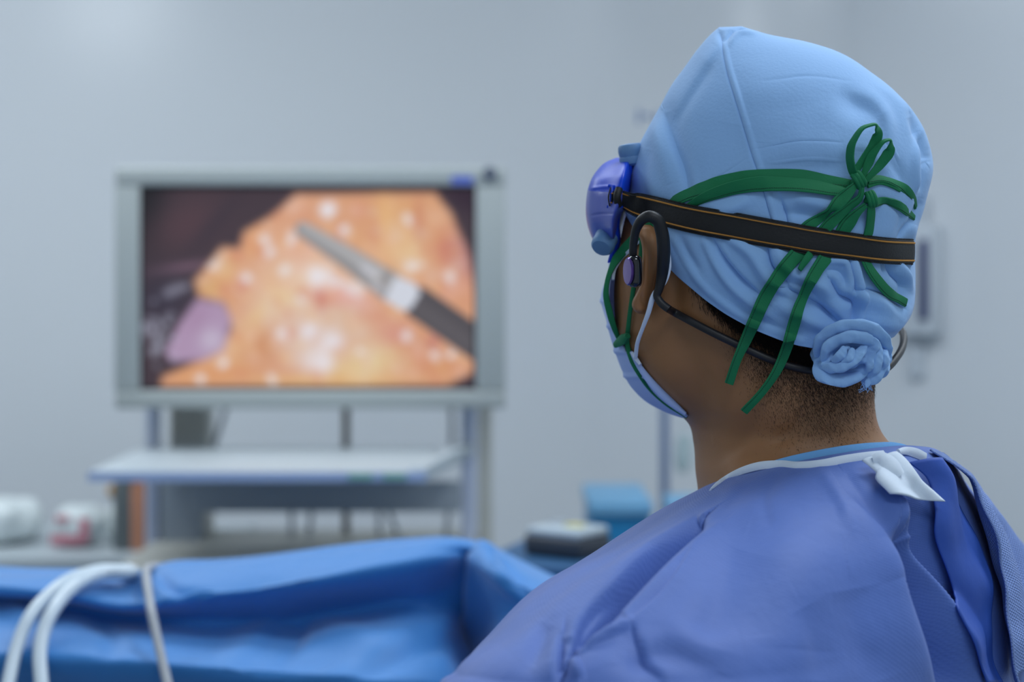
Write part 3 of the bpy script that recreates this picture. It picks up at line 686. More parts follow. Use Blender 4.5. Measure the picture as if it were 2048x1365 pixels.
mb.add([GH[0].mean(0)+np.array([0, 0, .004])], []); n0 = mb.n-1
mb.F += [(n0, (j+1) % nph, j) for j in range(nph)]
bHead = BVHTree.FromPolygons([Vector(v) for v in GH.reshape(-1, 3)], gfaces(300, nph))
# ear: a thick curved shell standing off the head
def ear_d(px, py):
    l, n = hit(bHead, max(px, 1262), py); return l[1]
erow = [(450, 1284, 1300, .010), (456, 1277, 1309, .012), (466, 1274, 1315, .014), (478, 1280, 1318, .0155), (495, 1284, 1319, .016), (515, 1284.5, 1318, .016), (540, 1283.5, 1314, .015), (565, 1282, 1309, .0135),
        (585, 1274, 1305, .012), (600, 1266, 1301, .011), (612, 1264, 1298, .0105), (622, 1269, 1294, .010), (628, 1277, 1287, .009)]
ER = []
for k, (py, xa, xb, off) in enumerate(erow):
    d = ear_d(1312, py); e = .004 if k in (0, len(erow)-1) else .010
    ER.append((k, (xa, py, d-off), ((xa+xb)/2+2, py, d-off-e*.7), (xb, py, d-off+.006), ((xa+xb)/2+6, py, d+.012)))
GE = loft(ER, 60, 40); NE = outward(GE, gnormals(GE))
GE = folds(GE, NE, [([(1300, 465), (1304, 520), (1298, 590)], 7, 7, -1.2), ([(1310, 470), (1313, 520), (1306, 580)], 4, 4, .6), ([(1283, 586), (1284, 600), (1290, 614)], 3, 3, -1.0)])
mb.add(GE.reshape(-1, 3), gfaces(60, 40)); b0 = mb.n-2400; mb.F += [tuple(b0+j for j in range(39, -1, -1)), tuple(b0+2360+j for j in range(40))]
# the far ear, mirrored through the head, and a nose under the mask
fc = np.array([-.80, .60, 0]); lf = np.array([-.60, -.80, 0])
c0 = at(1530, 540, 1.183)
EC = GE.reshape(-1, 3)-c0; mb.add(EC-2*np.outer(EC @ lf, lf)+c0, gfaces(60, 40, True, True))
# torso, arms and legs inside the clothes
def ring(c, ax, ay, n=32, tilt=0):
    t = np.linspace(0, 2*math.pi, n, endpoint=False); e1 = lf; e2 = fc
    return c+ax*np.cos(t)[:, None]*e1+ay*np.sin(t)[:, None]*e2
TC = np.array([.235, 1.20, 0])
tor = [(1.36, .07, .07), (1.33, .13, .08), (1.28, .17, .095), (1.18, .165, .105), (1.05, .15, .10), (.95, .15, .10), (.86, .165, .11), (.80, .16, .11)]
GT = np.array([ring(TC+np.array([0, 0, z]), a, b) for z, a, b in tor]); mb.add(GT.reshape(-1, 3), gfaces(len(tor), 32))
shL, shR = TC+lf*.17+np.array([0, 0, 1.25]), TC-lf*.17+np.array([0, 0, 1.25])
elL, elR = np.array([.03, 1.10, .99]), shR+fc*.12+np.array([0, 0, -.25])
wrL, wrR = np.array([-.14, 1.36, 1.02]), elR+fc*.24+lf*.05+np.array([0, 0, .04])
for sh_, el, wr in ((shL, elL, wrL), (shR, elR, wrR)):
    mb.tube(path([sh_, (sh_+el)/2, el, (el+wr)/2, wr], 30), np.interp(np.linspace(0, 1, 30), [0, .5, 1], [.05, .042, .028]), 18)
for s_ in (1, -1):
    hp = TC+lf*.085*s_+np.array([0, 0, .85]); kn = hp+fc*.02; kn[2] = .47; an = kn.copy(); an[2] = .09
    mb.tube(path([hp, (hp+kn)/2, kn, (kn+an)/2, an], 30), np.interp(np.linspace(0, 1, 30), [0, .5, .7, 1], [.085, .055, .055, .036]), 18)
def hand(mbx, w, dirf, side):
    """gloved hand: palm and five curled fingers"""
    d = np.array(dirf, float); d /= np.linalg.norm(d); up = np.array([0, 0, 1.0]); s_ = np.cross(d, up); s_ /= np.linalg.norm(s_)
    c = w+d*.045; mbx.tube([w-d*.03, w, w+d*.02, w+d*.05, w+d*.082, w+d*.092], [.028, .027, .033, .040, .040, .03], 18, flat=.42)
    for k, (o_, L_) in enumerate([(-.028, .068), (-.0095, .078), (.0095, .072), (.027, .056)]):
        b = w+d*.075+s_*o_; p = [b, b+d*L_*.45-up*.006, b+d*L_*.8-up*.026, b+d*L_*.95-up*.048]
        mbx.tube(path(p, 12), np.interp(np.linspace(0, 1, 12), [0, .8, 1], [.0095, .008, .005]), 10)
    b = w+d*.03-s_*.03*side; p = [b, b-s_*.018*side+d*.02-up*.008, b-s_*.022*side+d*.045-up*.018, b-s_*.014*side+d*.066-up*.03]
    mbx.tube(path(p, 12), np.interp(np.linspace(0, 1, 12), [0, .8, 1], [.0125, .009, .006]), 10)
person = mb.build('person', M['skin']); person.data.shade_smooth()
tag(person, 'person in a pale blue cap and blue gown seen from behind, facing the monitor', 'person')
for w, e, s_ in ((wrL, elL, 1), (wrR, elR, -1)):
    g_ = MB(); hand(g_, w, w-e, s_); g_.build('glove', M['glove'], person)
for s_ in (1, -1):
    c = TC+lf*.085*s_; c[2] = 0; mbx = MB()
    V = []
    for z, sc in ((0, .95), (.02, 1), (.05, .92), (.085, .62), (.10, .5)):
        t = np.linspace(0, 2*math.pi, 28, endpoint=False)
        ff = np.where(np.sin(t) > 0, .17 if z < .04 else .15-.6*(z-.04), .09)
        V.append(c+np.array([0, 0, z])+lf*(.045*sc*np.cos(t))[:, None]+fc*(ff*np.sin(t)*(.5+.5*sc))[:, None])
    mbx.add(np.concatenate(V), gfaces(5, 28)); mbx.F += [tuple(range(27, -1, -1)), tuple(112+j for j in range(28))]; mbx.build('shoe', M['shoe'], person)

# ------------------------------------------------------------------ gown
def R5(t, L, N, R, Fa): return (t, L, N, R, Fa)
def wpt(x, Y, z): return (CX+F*x/Y, CY-F*(z-H)/Y, Y)
gr = [R5(0, (1404, 990, 1.205), (1600, 926, 1.095), (1842, 902, 1.165), (1640, 975, 1.27)),
      R5(.05, (1385, 1002, 1.205), (1598, 938, 1.078), (1872, 905, 1.168), (1660, 985, 1.29)),
      R5(.12, (1343, 1026, 1.19), (1590, 966, 1.05), (1900, 922, 1.175), (1700, 1000, 1.33)),
      R5(.24, (1235, 1100, 1.16), (1560, 1030, 1.0), (1938, 984, 1.19), (1750, 1040, 1.38)),
      R5(.36, (1135, 1166, 1.12), (1530, 1120, .955), (1985, 1045, 1.22), (1800, 1090, 1.42)),
      R5(.48, (1062, 1246, 1.08), (1500, 1230, .915), (2038, 1118, 1.25), (1850, 1140, 1.45)),
      R5(.58, (1008, 1308, 1.05), (1480, 1350, .885), (2080, 1200, 1.27), (1880, 1220, 1.46)),
      R5(.66, (988, 1380, 1.05), (1470, 1470, .875), (2110, 1320, 1.28), (1890, 1340, 1.46)),
      R5(.76, wpt(.02, 1.10, 1.12), wpt(.16, .925, 1.10), wpt(.40, 1.23, 1.10), wpt(.31, 1.42, 1.10)),
      R5(.86, wpt(.05, 1.14, .90), wpt(.17, .985, .88), wpt(.40, 1.22, .88), wpt(.31, 1.38, .88)),
      R5(1.0, wpt(.0, 1.15, .22), wpt(.16, .93, .22), wpt(.46, 1.22, .22), wpt(.33, 1.45, .22))]
ng, ntg = 860, 400
GG = loft(gr, (300, 100, .66), ng); NG = outward(GG, gnormals(GG))
gf = [  # near shoulder: long sharp pleats running down to the left
    ([(1402, 1046), (1330, 1098), (1240, 1176), (1160, 1262), (1130, 1340)], 3, 42, 8, .3), ([(1398, 1052), (1325, 1112), (1238, 1196), (1165, 1290)], 12, 7, -19, .3),
    ([(1440, 1060), (1370, 1120), (1290, 1200), (1230, 1260)], 26, 10, 5), ([(1380, 1115), (1320, 1190), (1255, 1250)], 5, 14, -3.0),
    ([(1160, 1310), (1230, 1270), (1260, 1250)], 8, 6, 5), ([(1145, 1320), (1160, 1365)], 8, 18, 6), ([(1130, 1290), (1120, 1365)], 26, 8, -7), ([(1260, 1260), (1290, 1330), (1320, 1365)], 10, 40, -5),
    ([(1200, 1140), (1120, 1230), (1040, 1330)], 30, 40, 3), ([(1100, 1260), (1060, 1340)], 18, 18, -3),
    ([(1480, 1100), (1440, 1200), (1420, 1300)], 60, 40, -4), ([(1560, 1080), (1600, 1180), (1600, 1300)], 60, 60, 4), ([(1420, 1050), (1500, 1020), (1600, 1030)], 30, 30, 2),
    ([(1700, 1000), (1760, 1080), (1790, 1160)], 10, 40, 4),
    ([(1794, 1080), (1806, 1160), (1836, 1250), (1886, 1375)], 10, 50, 5, .3), ([(1812, 1075), (1838, 1165), (1872, 1265), (1915, 1385)], 34, 24, -46, .45),
    ([(1776, 985), (1826, 1070), (1870, 1150), (1920, 1250), (1958, 1375)], 4, 22, 10, .25), ([(1690, 950), (1740, 1010), (1790, 1110)], 12, 20, -3), 
    ([(1640, 945), (1680, 1000), (1700, 1060)], 12, 12, 1.6), ([(1560, 950), (1530, 1000), (1540, 1060)], 14, 14, -1.5), ([(1480, 970), (1450, 1010), (1410, 1050)], 10, 14, 2),
    ([(1700, 1180), (1720, 1280), (1760, 1365)], 40, 60, -4), ([(1330, 1250), (1400, 1290), (1480, 1280)], 30, 40, 3), ([(1250, 1330), (1330, 1310), (1420, 1340)], 20, 30, -4), ([(1600, 1220), (1640, 1300), (1640, 1365)], 40, 30, -3),
    # the open back: a valley between the two panels
    ([(1800, 980), (1845, 1060), (1885, 1140), (1935, 1240), (1975, 1375)], 24, 8, -16, .3),
    ([(1885, 925), (1925, 1010), (1960, 1110), (1990, 1240), (2005, 1365)], 14, 14, 6), ([(1960, 1040), (1995, 1130), (2010, 1240), (2025, 1365)], 7, 7, -7), ([(1985, 1060), (2020, 1150), (2040, 1260)], 6, 6, -5),
    ([(1945, 1100), (1965, 1200), (1975, 1340)], 10, 10, -4)]
GG = folds(GG, NG, gf)
GG = GG+NG*(noise3(GG, 30, .0026, 11)*np.linspace(0, 1, ntg)[:, None]**.4)[..., None]
uvg = np.stack([np.cumsum(np.linalg.norm(np.diff(GG, axis=1, prepend=GG[:, :1]), axis=-1)[200])[None].repeat(ntg, 0), np.cumsum(np.linalg.norm(np.diff(GG[:, 250], axis=0, prepend=GG[:1, 250]), axis=-1))[:, None].repeat(ng, 1)], -1).reshape(-1, 2)
# sleeves share the gown mesh
mbg = MB(); mbg.add(GG.reshape(-1, 3), gfaces(ntg, ng))
for sh_, el, wr in ((shL, elL, wrL), (shR, elR, wrR)):
    k = 60; P = path([sh_, (sh_*.5+el*.5), el, (el+wr)/2, wr-(wr-el)*.05], k)
    r = np.interp(np.linspace(0, 1, k), [0, .5, .85, 1], [.075, .066, .045, .036])+.0025*np.sin(np.arange(k)*1.1)
    mbg.tube(P, r, 40, cap=False)
allV = np.concatenate(mbg.V); uvall = np.zeros((len(allV), 2)); uvall[:len(uvg)] = uvg; uvall[len(uvg):] = allV[len(uvg):, :2]
gown = mesh_obj('surgical_gown', allV, mbg.F, M['gown'], person, True, uvall)
gown['label'] = 'blue non-woven surgical gown open down the back'
m_ = gown.modifiers.new('solid', 'SOLIDIFY'); m_.thickness = .0012; m_.offset = -1
bG = BVHTree.FromPolygons([Vector(v) for v in GG.reshape(-1, 3)], gfaces(ntg, ng))

BT = np.arange(len(GG[0])); ringp = GG[2]; rx, ry = proj(ringp)
def gd(px, py, off=.003):
    """depth of the gown surface near a pixel; above its top edge the depth of the edge itself"""
    near = (ringp[:, 1] < 1.19) & (NG[2][:, 1] < .3); j = np.argmin(np.abs(rx-px)+1e3*(~near)); e = ringp[j, 1]
    l, n_ = hit(bG, px, py)
    if l is None or l[1] > e+.03: return e-off
    return l[1]-off
def sheet(name, m, parent, left, right, n, k, lift, bvh, wav=None, label=None, th=.0012, amp=0.0):
    """cloth panel between two pixel edge lines, laid over a body surface; lift(u, v) in metres"""
    a = path(left, n); b = path(right, n); G = np.zeros((n, k, 3)); last = None
    D = np.zeros((n, k)); NN = np.zeros((n, k, 3)); PX = np.zeros((n, k, 2))
    for i in range(n):
        for j in range(k):
            u = j/(k-1); q = a[i]*(1-u)+b[i]*u; PX[i, j] = q[:2]
            l, nn = hit(bvh, q[0], q[1])
            if l is not None and l[1] > gd(q[0], q[1]+6, 0)+.05: l = None
            if l is None: D[i, j] = np.nan; NN[i, j] = np.nan
            else: D[i, j] = l[1]; NN[i, j] = nn
    for i in range(n):
        ok = ~np.isnan(D[i])
        if not ok.any(): D[i] = D[i-1]; NN[i] = NN[i-1]; continue
        jj = np.arange(k); D[i, ~ok] = np.interp(jj[~ok], jj[ok], D[i, ok])
        for c in range(3): NN[i, ~ok, c] = np.interp(jj[~ok], jj[ok], NN[i, ok, c])
    for _ in range(6):
        for A in (D,):
            A[1:-1] = (A[:-2]+2*A[1:-1]+A[2:])/4; A[:, 1:-1] = (A[:, :-2]+2*A[:, 1:-1]+A[:, 2:])/4
        NN[1:-1] = (NN[:-2]+2*NN[1:-1]+NN[2:])/4; NN[:, 1:-1] = (NN[:, :-2]+2*NN[:, 1:-1]+NN[:, 2:])/4
    NN /= np.linalg.norm(NN, axis=-1)[..., None]
    G = at(PX[..., 0], PX[..., 1], D)
    uu, vv = np.meshgrid(np.linspace(0, 1, k), np.linspace(0, 1, n))
    L = lift(uu, vv); NN = NN*np.array([1, 1, .35]); NN /= np.linalg.norm(NN, axis=-1)[..., None]
    G = G+NN*L[..., None]
    if amp: G = G+NN*noise3(G, 60, amp, 3)[..., None]
    uv = np.stack([uu*np.linalg.norm(G[n//2, 0]-G[n//2, -1]), vv*np.linalg.norm(G[0, 0]-G[-1, 0])], -1).reshape(-1, 2)
    fcs = gfaces(n, k, False)
    # make normals face the lift direction
    n0_ = np.cross(G[1, 0]-G[0, 0], G[0, 1]-G[0, 0])
    o = mesh_obj(name, G.reshape(-1, 3), fcs, m, parent, True, uv)
    s_ = o.modifiers.new('solid', 'SOLIDIFY'); s_.thickness = th; s_.offset = 0
    if label: o['label'] = label
    return o, G, NN
# right-hand back panel, standing proud of the valley
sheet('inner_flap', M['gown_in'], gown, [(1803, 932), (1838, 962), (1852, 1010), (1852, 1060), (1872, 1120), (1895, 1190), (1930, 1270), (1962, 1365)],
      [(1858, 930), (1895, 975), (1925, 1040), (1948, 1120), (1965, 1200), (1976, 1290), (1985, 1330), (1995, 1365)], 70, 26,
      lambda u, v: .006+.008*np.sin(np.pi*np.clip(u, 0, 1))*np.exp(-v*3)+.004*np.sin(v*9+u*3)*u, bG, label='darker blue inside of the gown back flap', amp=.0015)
sheet('back_panel', M['mesh_gown'], gown, [(1850, 905), (1893, 950), (1925, 1030), (1950, 1120), (1968, 1210), (1978, 1290), (1990, 1375)],
      [(1885, 908), (1925, 952), (1962, 1012), (2000, 1060), (2040, 1120), (2070, 1180), (2085, 1250)], 80, 40,
      lambda u, v: (.014-.009*u)*np.clip(.25+v*5, 0, 1)+.0045*np.sin(u*15+v*2)*np.clip(v*3-.2, 0, 1), bG, label='paler open-weave right back panel of the gown', amp=.001)
# dark gap lining seen between the panels
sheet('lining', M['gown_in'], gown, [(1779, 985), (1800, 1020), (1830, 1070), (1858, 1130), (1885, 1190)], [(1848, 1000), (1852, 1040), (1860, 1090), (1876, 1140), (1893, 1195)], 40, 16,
      lambda u, v: -.004+0*u, bG, label='dark blue lining between the back panels')

# collar binding
def band(name, m, parent, pix, n, off, th, bvh, sm=5, label=None, crown=0, tw=None, unit=None):
    """pix: (px, py, half width px)"""
    P, N, p = lay(bvh, [(a, b, c) for a, b, c in pix], n, off, sm)
    mb = MB(); ribbon(mb, P, N, p[:, 2]*P[:, 1]/F, th, tw, crown); o = mb.build(name, m, parent)
    if label: o['label'] = label
    return o, P, N
def free_ribbon(name, m, parent, pts, n, th, up=(0, -1, 0), tw=None, crown=0):
    """pts: (px, py, depth, half width px)"""
    p = path(np.array(pts, float)*np.array([1, 1, 2000, 1]), n); P = at(p[:, 0], p[:, 1], p[:, 2]/2000)
    N = np.tile(np.array(up, float), (n, 1)); mb = MB(); ribbon(mb, P, N, p[:, 3]*P[:, 1]/F, th, tw, crown)
    return mb.build(name, m, parent)
def ong(pts, off): return [(a, b, gd(a, b+2, off), w) for a, b, w in pts]
free_ribbon('collar_binding', M['bind'], gown, ong([(1420, 982, 2), (1436, 969, 5), (1455, 957, 6.5), (1482, 944, 8), (1520, 933, 9), (1560, 930, 9), (1600, 933, 9.5), (1640, 930, 10), (1690, 921, 10.5), (1735, 914, 10), (1768, 910, 9)], .0045), 80, .0012, up=(-.1, -.9, .4), crown=.3)['label'] = 'white collar binding'
free_ribbon('collar_binding', M['bind'], gown, ong([(1796, 905, 6), (1812, 903, 9), (1830, 907, 11), (1850, 916, 10)], .009), 20, .0012, up=(.2, -.9, .3), crown=.3)['label'] = 'white collar binding of the right panel'
sheet('fastener_tab', M['bind'], gown, [(1718, 940), (1738, 958), (1758, 978), (1774, 996)], [(1770, 930), (1798, 955), (1826, 980), (1850, 1004)], 24, 16, lambda u, v: .009+.005*u+.0015*np.sin(u*9), bG, label='white hook-and-loop tab')
free_ribbon('tab_roll', M['bind'], gown, [(1746, 922, gd(1750, 930, .018), 12), (1760, 920, gd(1762, 930, .020), 16), (1775, 926, gd(1776, 935, .022), 18), (1790, 940, gd(1790, 945, .023), 17), (1800, 952, gd(1798, 955, .023), 13)], 24, .0016, up=(0, -.9, .4), tw=np.linspace(-.2, .5, 24), crown=.6)['label'] = 'folded white tab end'
free_ribbon('scrub_shirt', M['scrub'], person, [(1520, 938, 1.106, 8), (1580, 926, 1.101, 13), (1640, 917, 1.099, 17), (1700, 908, 1.101, 18), (1750, 902, 1.108, 17), (1790, 899, 1.120, 14), (1815, 903, 1.132, 10), (1826, 912, 1.142, 6)], 50, .0015, up=(0, -.95, .3), crown=.2)['label'] = 'light blue scrub shirt neckline'

# ------------------------------------------------------------------ cap
cr = [(0, (1440, 58, 1.192), (1452, 62, 1.178), (1482, 56, 1.180), (1456, 60, 1.196)),
      (.03, (1422, 74, 1.193), (1474, 86, 1.158), (1530, 71, 1.176), (1474, 84, 1.215)),
      (.08, (1398, 100, 1.195), (1505, 122, 1.135), (1600, 85, 1.172), (1505, 118, 1.235)),
      (.15, (1370, 138, 1.197), (1538, 168, 1.113), (1668, 105, 1.168), (1530, 165, 1.252)),
      (.25, (1338, 190, 1.198), (1558, 228, 1.098), (1748, 154, 1.164), (1550, 225, 1.268)),
      (.37, (1308, 246, 1.199), (1568, 292, 1.090), (1812, 214, 1.162), (1560, 290, 1.276)),
      (.5, (1280, 296, 1.200), (1574, 360, 1.086), (1852, 284, 1.160), (1565, 355, 1.28)),
      (.6, (1267, 340, 1.200), (1574, 420, 1.085), (1861, 338, 1.160), (1565, 400, 1.282)),
      (.7, (1264, 372, 1.200), (1568, 478, 1.086), (1844, 405, 1.160), (1565, 450, 1.28)),
      (.8, (1260, 392, 1.200), (1556, 538, 1.088), (1826, 480, 1.160), (1565, 500, 1.278)),
      (.88, (1258, 404, 1.200), (1542, 590, 1.092), (1827, 560, 1.160), (1565, 560, 1.276)),
      (.95, (1256, 412, 1.200), (1525, 632, 1.097), (1818, 628, 1.160), (1565, 600, 1.272)),
      (1.0, (1256, 418, 1.200), (1512, 660, 1.101), (1786, 668, 1.158), (1560, 630, 1.268))]
nc, ntc = 560, 420
GC = loft(cr, ntc, nc); NC = outward(GC, gnormals(GC))
cf = [  # seam: raised lap with a groove beside it
    ([(1445, 92), (1452, 130), (1472, 200), (1500, 295), (1530, 390), (1545, 440)], 3.0, 3.0, -1.5, .25), ([(1450, 92), (1458, 130), (1479, 200), (1508, 295), (1538, 390), (1556, 440)], 5, 6, 1.0, .25),
    ([(1440, 66), (1446, 92)], 6, 6, -1.6), ([(1452, 84), (1470, 62), (1500, 60)], 4, 4, -2.0), ([(1462, 92), (1480, 70), (1512, 70)], 5, 5, 1.5), ([(1436, 98), (1400, 150), (1352, 225)], 8, 16, 2.0), ([(1425, 130), (1390, 180), (1350, 250)], 14, 22, -1.6),
    ([(1330, 225), (1350, 300), (1368, 350), (1378, 400)], 24, 7, -4.5), ([(1312, 240), (1326, 300), (1345, 370)], 12, 16, 2.5), ([(1300, 300), (1288, 350), (1290, 400)], 12, 12, -1.5), ([(1382, 320), (1392, 370), (1400, 400)], 10, 14, 1.5),
    ([(1665, 190), (1712, 205), (1756, 240)], 20, 32, -4.5, 1.2), ([(1700, 176), (1745, 205), (1768, 245), (1772, 310)], 16, 9, 3.6, 1.2), ([(1755, 170), (1795, 215), (1820, 270)], 14, 14, 2.5),
    ([(1815, 235), (1836, 275), (1852, 322)], 7, 12, -5), ([(1800, 205), (1832, 245), (1856, 300)], 6, 8, 3.0), ([(1836, 265), (1828, 330), (1834, 390)], 6, 8, 3), ([(1846, 320), (1842, 360), (1830, 400)], 10, 6, -3),
    ([(1480, 250), (1470, 310), (1440, 370)], 30, 34, -2.5), ([(1560, 290), (1640, 300), (1690, 320)], 40, 30, 2.0), ([(1520, 340), (1600, 335), (1680, 345)], 18, 26, -2.8), ([(1400, 400), (1440, 385), (1500, 372)], 12, 18, -2),
    ([(1640, 330), (1690, 330)], 16, 20, -2), ([(1780, 320), (1800, 350), (1815, 380)], 12, 12, -2),
    ([(1385, 392), (1450, 345), (1492, 318)], 2, 2, -.5), ([(1530, 165), (1620, 155), (1700, 165)], 3, 3, -.4), ([(1510, 300), (1600, 285), (1680, 288)], 2.5, 2.5, -.5), ([(1545, 325), (1620, 318), (1690, 322)], 2.5, 2.5, .5), ([(1460, 375), (1500, 345), (1525, 335)], 2, 2, .5), ([(1760, 280), (1785, 310), (1800, 335)], 2, 2, -.6), ([(1775, 285), (1795, 320)], 2, 2, .5),
    # between green tape and strap
    ([(1540, 395), (1548, 430), (1556, 470)], 5, 5, 1.8), ([(1560, 392), (1572, 430), (1580, 470)], 5, 8, -2.5), ([(1590, 398), (1640, 408), (1680, 420)], 14, 12, 3.5), ([(1560, 425), (1610, 430), (1650, 440)], 14, 14, -3.5), ([(1500, 400), (1470, 418), (1430, 425)], 10, 12, 2.5),
    ([(1760, 400), (1800, 430), (1790, 470)], 8, 8, -2), ([(1822, 440), (1806, 462), (1796, 480)], 4, 6, -3.5), ([(1828, 450), (1822, 480)], 8, 8, 3), ([(1840, 400), (1828, 425), (1820, 445)], 8, 8, -3),
    # the strap presses in
    ([(1250, 398), (1300, 418), (1400, 441), (1500, 460), (1600, 478), (1700, 494), (1780, 503), (1815, 504)], 27, 27, -3.0, .15),
    # below the strap: folds gathered towards the knot
    ([(1425, 478), (1450, 520), (1480, 555), (1520, 590)], 6, 20, -6.5), ([(1410, 480), (1436, 530), (1470, 575), (1530, 625)], 16, 9, 5.0), ([(1450, 470), (1500, 505), (1540, 560), (1600, 600)], 14, 10, 4.5),
    ([(1536, 492), (1545, 530), (1575, 565)], 4, 9, -5), ([(1548, 490), (1580, 540), (1640, 570), (1690, 600)], 12, 12, 4.5), ([(1570, 575), (1620, 600), (1660, 625), (1690, 655)], 6, 18, -6.5), ([(1560, 610), (1620, 640), (1660, 660)], 12, 14, 4),
    ([(1655, 520), (1690, 525), (1700, 550), (1695, 585)], 6, 6, 3.5), ([(1640, 540), (1680, 545), (1695, 570)], 8, 8, -2.5), ([(1660, 560), (1680, 590), (1712, 605), (1708, 650)], 8, 12, -8.5), ([(1690, 500), (1700, 540), (1712, 590)], 4, 4, -4.0),
    ([(1704, 505), (1712, 545), (1722, 600), (1716, 650)], 5, 12, 5.0), ([(1705, 578), (1740, 580), (1770, 592), (1800, 615)], 4, 5, -3.5), ([(1712, 590), (1750, 600), (1790, 640)], 12, 20, 4),
    ([(1775, 515), (1785, 545), (1805, 570), (1800, 590)], 6, 9, -6), ([(1790, 520), (1806, 545), (1820, 580)], 7, 7, 4), ([(1765, 515), (1766, 550)], 5, 5, -3), ([(1745, 640), (1790, 650), (1815, 610)], 14, 10, 3),
    ([(1360, 470), (1372, 500), (1400, 545)], 10, 14, -2.0), ([(1350, 480), (1390, 550), (1440, 600), (1510, 645), (1600, 680)], 7, 7, 1.5, .2), ([(1470, 610), (1530, 650), (1600, 672)], 14, 10, -2), ([(1600, 560), (1640, 600), (1670, 640)], 8, 10, -3.5)]
GC = folds(GC, NC, cf)
far = np.clip((GC[..., 1]-1.17)/.05, 0, 1)
GC = GC+NC*(noise3(GC, 55, .0022, 4)*(.25+far)*np.linspace(.2, 1, ntc)[:, None])[..., None]
capV = GC.reshape(-1, 3); capF = gfaces(ntc, nc)
capF2 = capF+[tuple(range(nc-1, -1, -1))]
cap_ = mesh_obj('scrub_cap', capV, capF2, M['cap'], person); cap_['label'] = 'pale blue cotton cap with a knot at the nape'
m_ = cap_.modifiers.new('solid', 'SOLIDIFY'); m_.thickness = .0014; m_.offset = -1
bC = BVHTree.FromPolygons([Vector(v) for v in capV], capF)
# stitches along the seam
mb = MB()
P, N, p = lay(bC, [(1455, 100), (1465, 150), (1480, 205), (1506, 285), (1535, 375), (1552, 430), (1562, 460)], 150, .0004, 2)
for i in range(0, 148, 2): mb.tube([P[i], P[i]+(P[i+1]-P[i])*.9], .00035, 6)
mb.build('seam_stitching', M['cap'], cap_)
# knot of twisted cloth at the nape
def knot():
    c = at(1706, 708, 1.098)
    n, k = 200, 140; th = np.linspace(0, 2*math.pi, n, endpoint=False); ph = np.linspace(-1.52, 1.52, k)
    T, P_ = np.meshgrid(th, ph)
    # axis of the ball towards the viewer
    G = np.stack([-np.cos(T)*np.cos(P_)*.0235, -np.sin(P_)*.020, np.sin(T)*np.cos(P_)*.0190], -1)
    lump = 1+.08*np.sin(2*T+.8)*np.cos(P_)+.05*np.sin(3*T+2)
    G = G*lump[..., None]+c
    N = outward(G, gnormals(G))
    N = N if ((G-c)*N).sum() > 0 else -N
    lst = [([(1632, 690), (1650, 662), (1690, 648), (1740, 655), (1775, 685)], 9, 6, 6), ([(1640, 705), (1655, 680), (1695, 664), (1735, 668), (1768, 700)], 4, 5, -5.5),
           ([(1650, 725), (1662, 692), (1700, 676), (1740, 690), (1745, 715)], 8, 7, 5), ([(1668, 730), (1672, 705), (1700, 692), (1725, 705)], 4, 4, -5.0),
           ([(1640, 735), (1665, 720), (1690, 702), (1695, 690)], 7, 6, 4.5), ([(1675, 735), (1700, 722), (1722, 700)], 7, 6, 4.5), ([(1655, 735), (1680, 722), (1698, 705)], 3, 3, -4.5), 
           ([(1632, 720), (1640, 745), (1665, 758), (1710, 756)], 8, 6, 5), ([(1645, 735), (1665, 742), (1700, 742), (1730, 730)], 4, 4, -4.0), ([(1715, 755), (1738, 730), (1745, 700), (1738, 680)], 6, 4, 4.5), ([(1728, 757), (1748, 735), (1756, 705)], 3, 3, -4.5),
           ([(1740, 758), (1760, 735), (1770, 700), (1778, 690)], 5, 5, 4), ([(1748, 765), (1768, 735), (1776, 715)], 3, 3, -3), ([(1690, 665), (1720, 672), (1735, 680)], 3, 3, -3)]
    G = folds(G, N, lst); N = outward(G, gnormals(G)); G = G+N*noise3(G, 160, .0011, 8)[..., None]
    mb = MB(); mb.add(G.reshape(-1, 3), gfaces(k, n))
    # wrapped rolls of cloth over the ball
    def roll(pix, r, flat=.55, dz=.0):
        pts = []
        for a, b, d in path(np.array(pix, float), 36): pts.append(at(a, b, 1.079+d*.001))
        w = np.sin(np.linspace(.12, math.pi-.12, 36))**.45
        mb.tube(np.array(pts), r*w, 16, flat=flat, up=(0, 1, 0))
    roll([(1634, 712, 12), (1640, 682, 5), (1668, 660, 0), (1705, 652, -2), (1745, 660, 0), (1772, 684, 6), (1778, 710, 14)], .0052)
    roll([(1650, 728, 6), (1652, 700, 0), (1676, 680, -3), (1712, 674, -4), (1742, 686, -1), (1752, 712, 5)], .0046)
    roll([(1636, 726, 9), (1660, 735, 0), (1690, 728, -5), (1718, 708, -5), (1730, 690, 0)], .0044)
    roll([(1632, 722, 12), (1640, 748, 5), (1668, 758, 1), (1705, 757, 1), (1735, 745, 3)], .0052)
    roll([(1735, 762, 5), (1752, 735, -1), (1756, 706, 0), (1750, 680, 4)], .0036)
    roll([(1722, 768, 6), (1748, 760, 3), (1766, 735, 3), (1772, 700, 8)], .0034)
    roll([(1664, 722, -2), (1682, 708, -7), (1692, 692, -5)], .0028); roll([(1680, 728, -4), (1698, 714, -8), (1706, 696, -5)], .0026)
    for a, b, c_ in ((1735, 772, 2), (1729, 768, 5), (1741, 766, 4)): roll([(1738, 756, 3), (a, b-5, c_), (a-3, b+4, c_)], .0018)
    mb.V = [v+np.stack([noise3(v, 230, .0007, 21), noise3(v, 230, .0009, 22), noise3(v, 230, .0007, 23)], -1) for v in mb.V]
    return mb.build('cap_knot', M['cap'], cap_)
kn_ = knot(); kn_.data.shade_smooth(); kn_['label'] = 'tight twisted cloth knot at the nape'
for k in range(14):
    pass
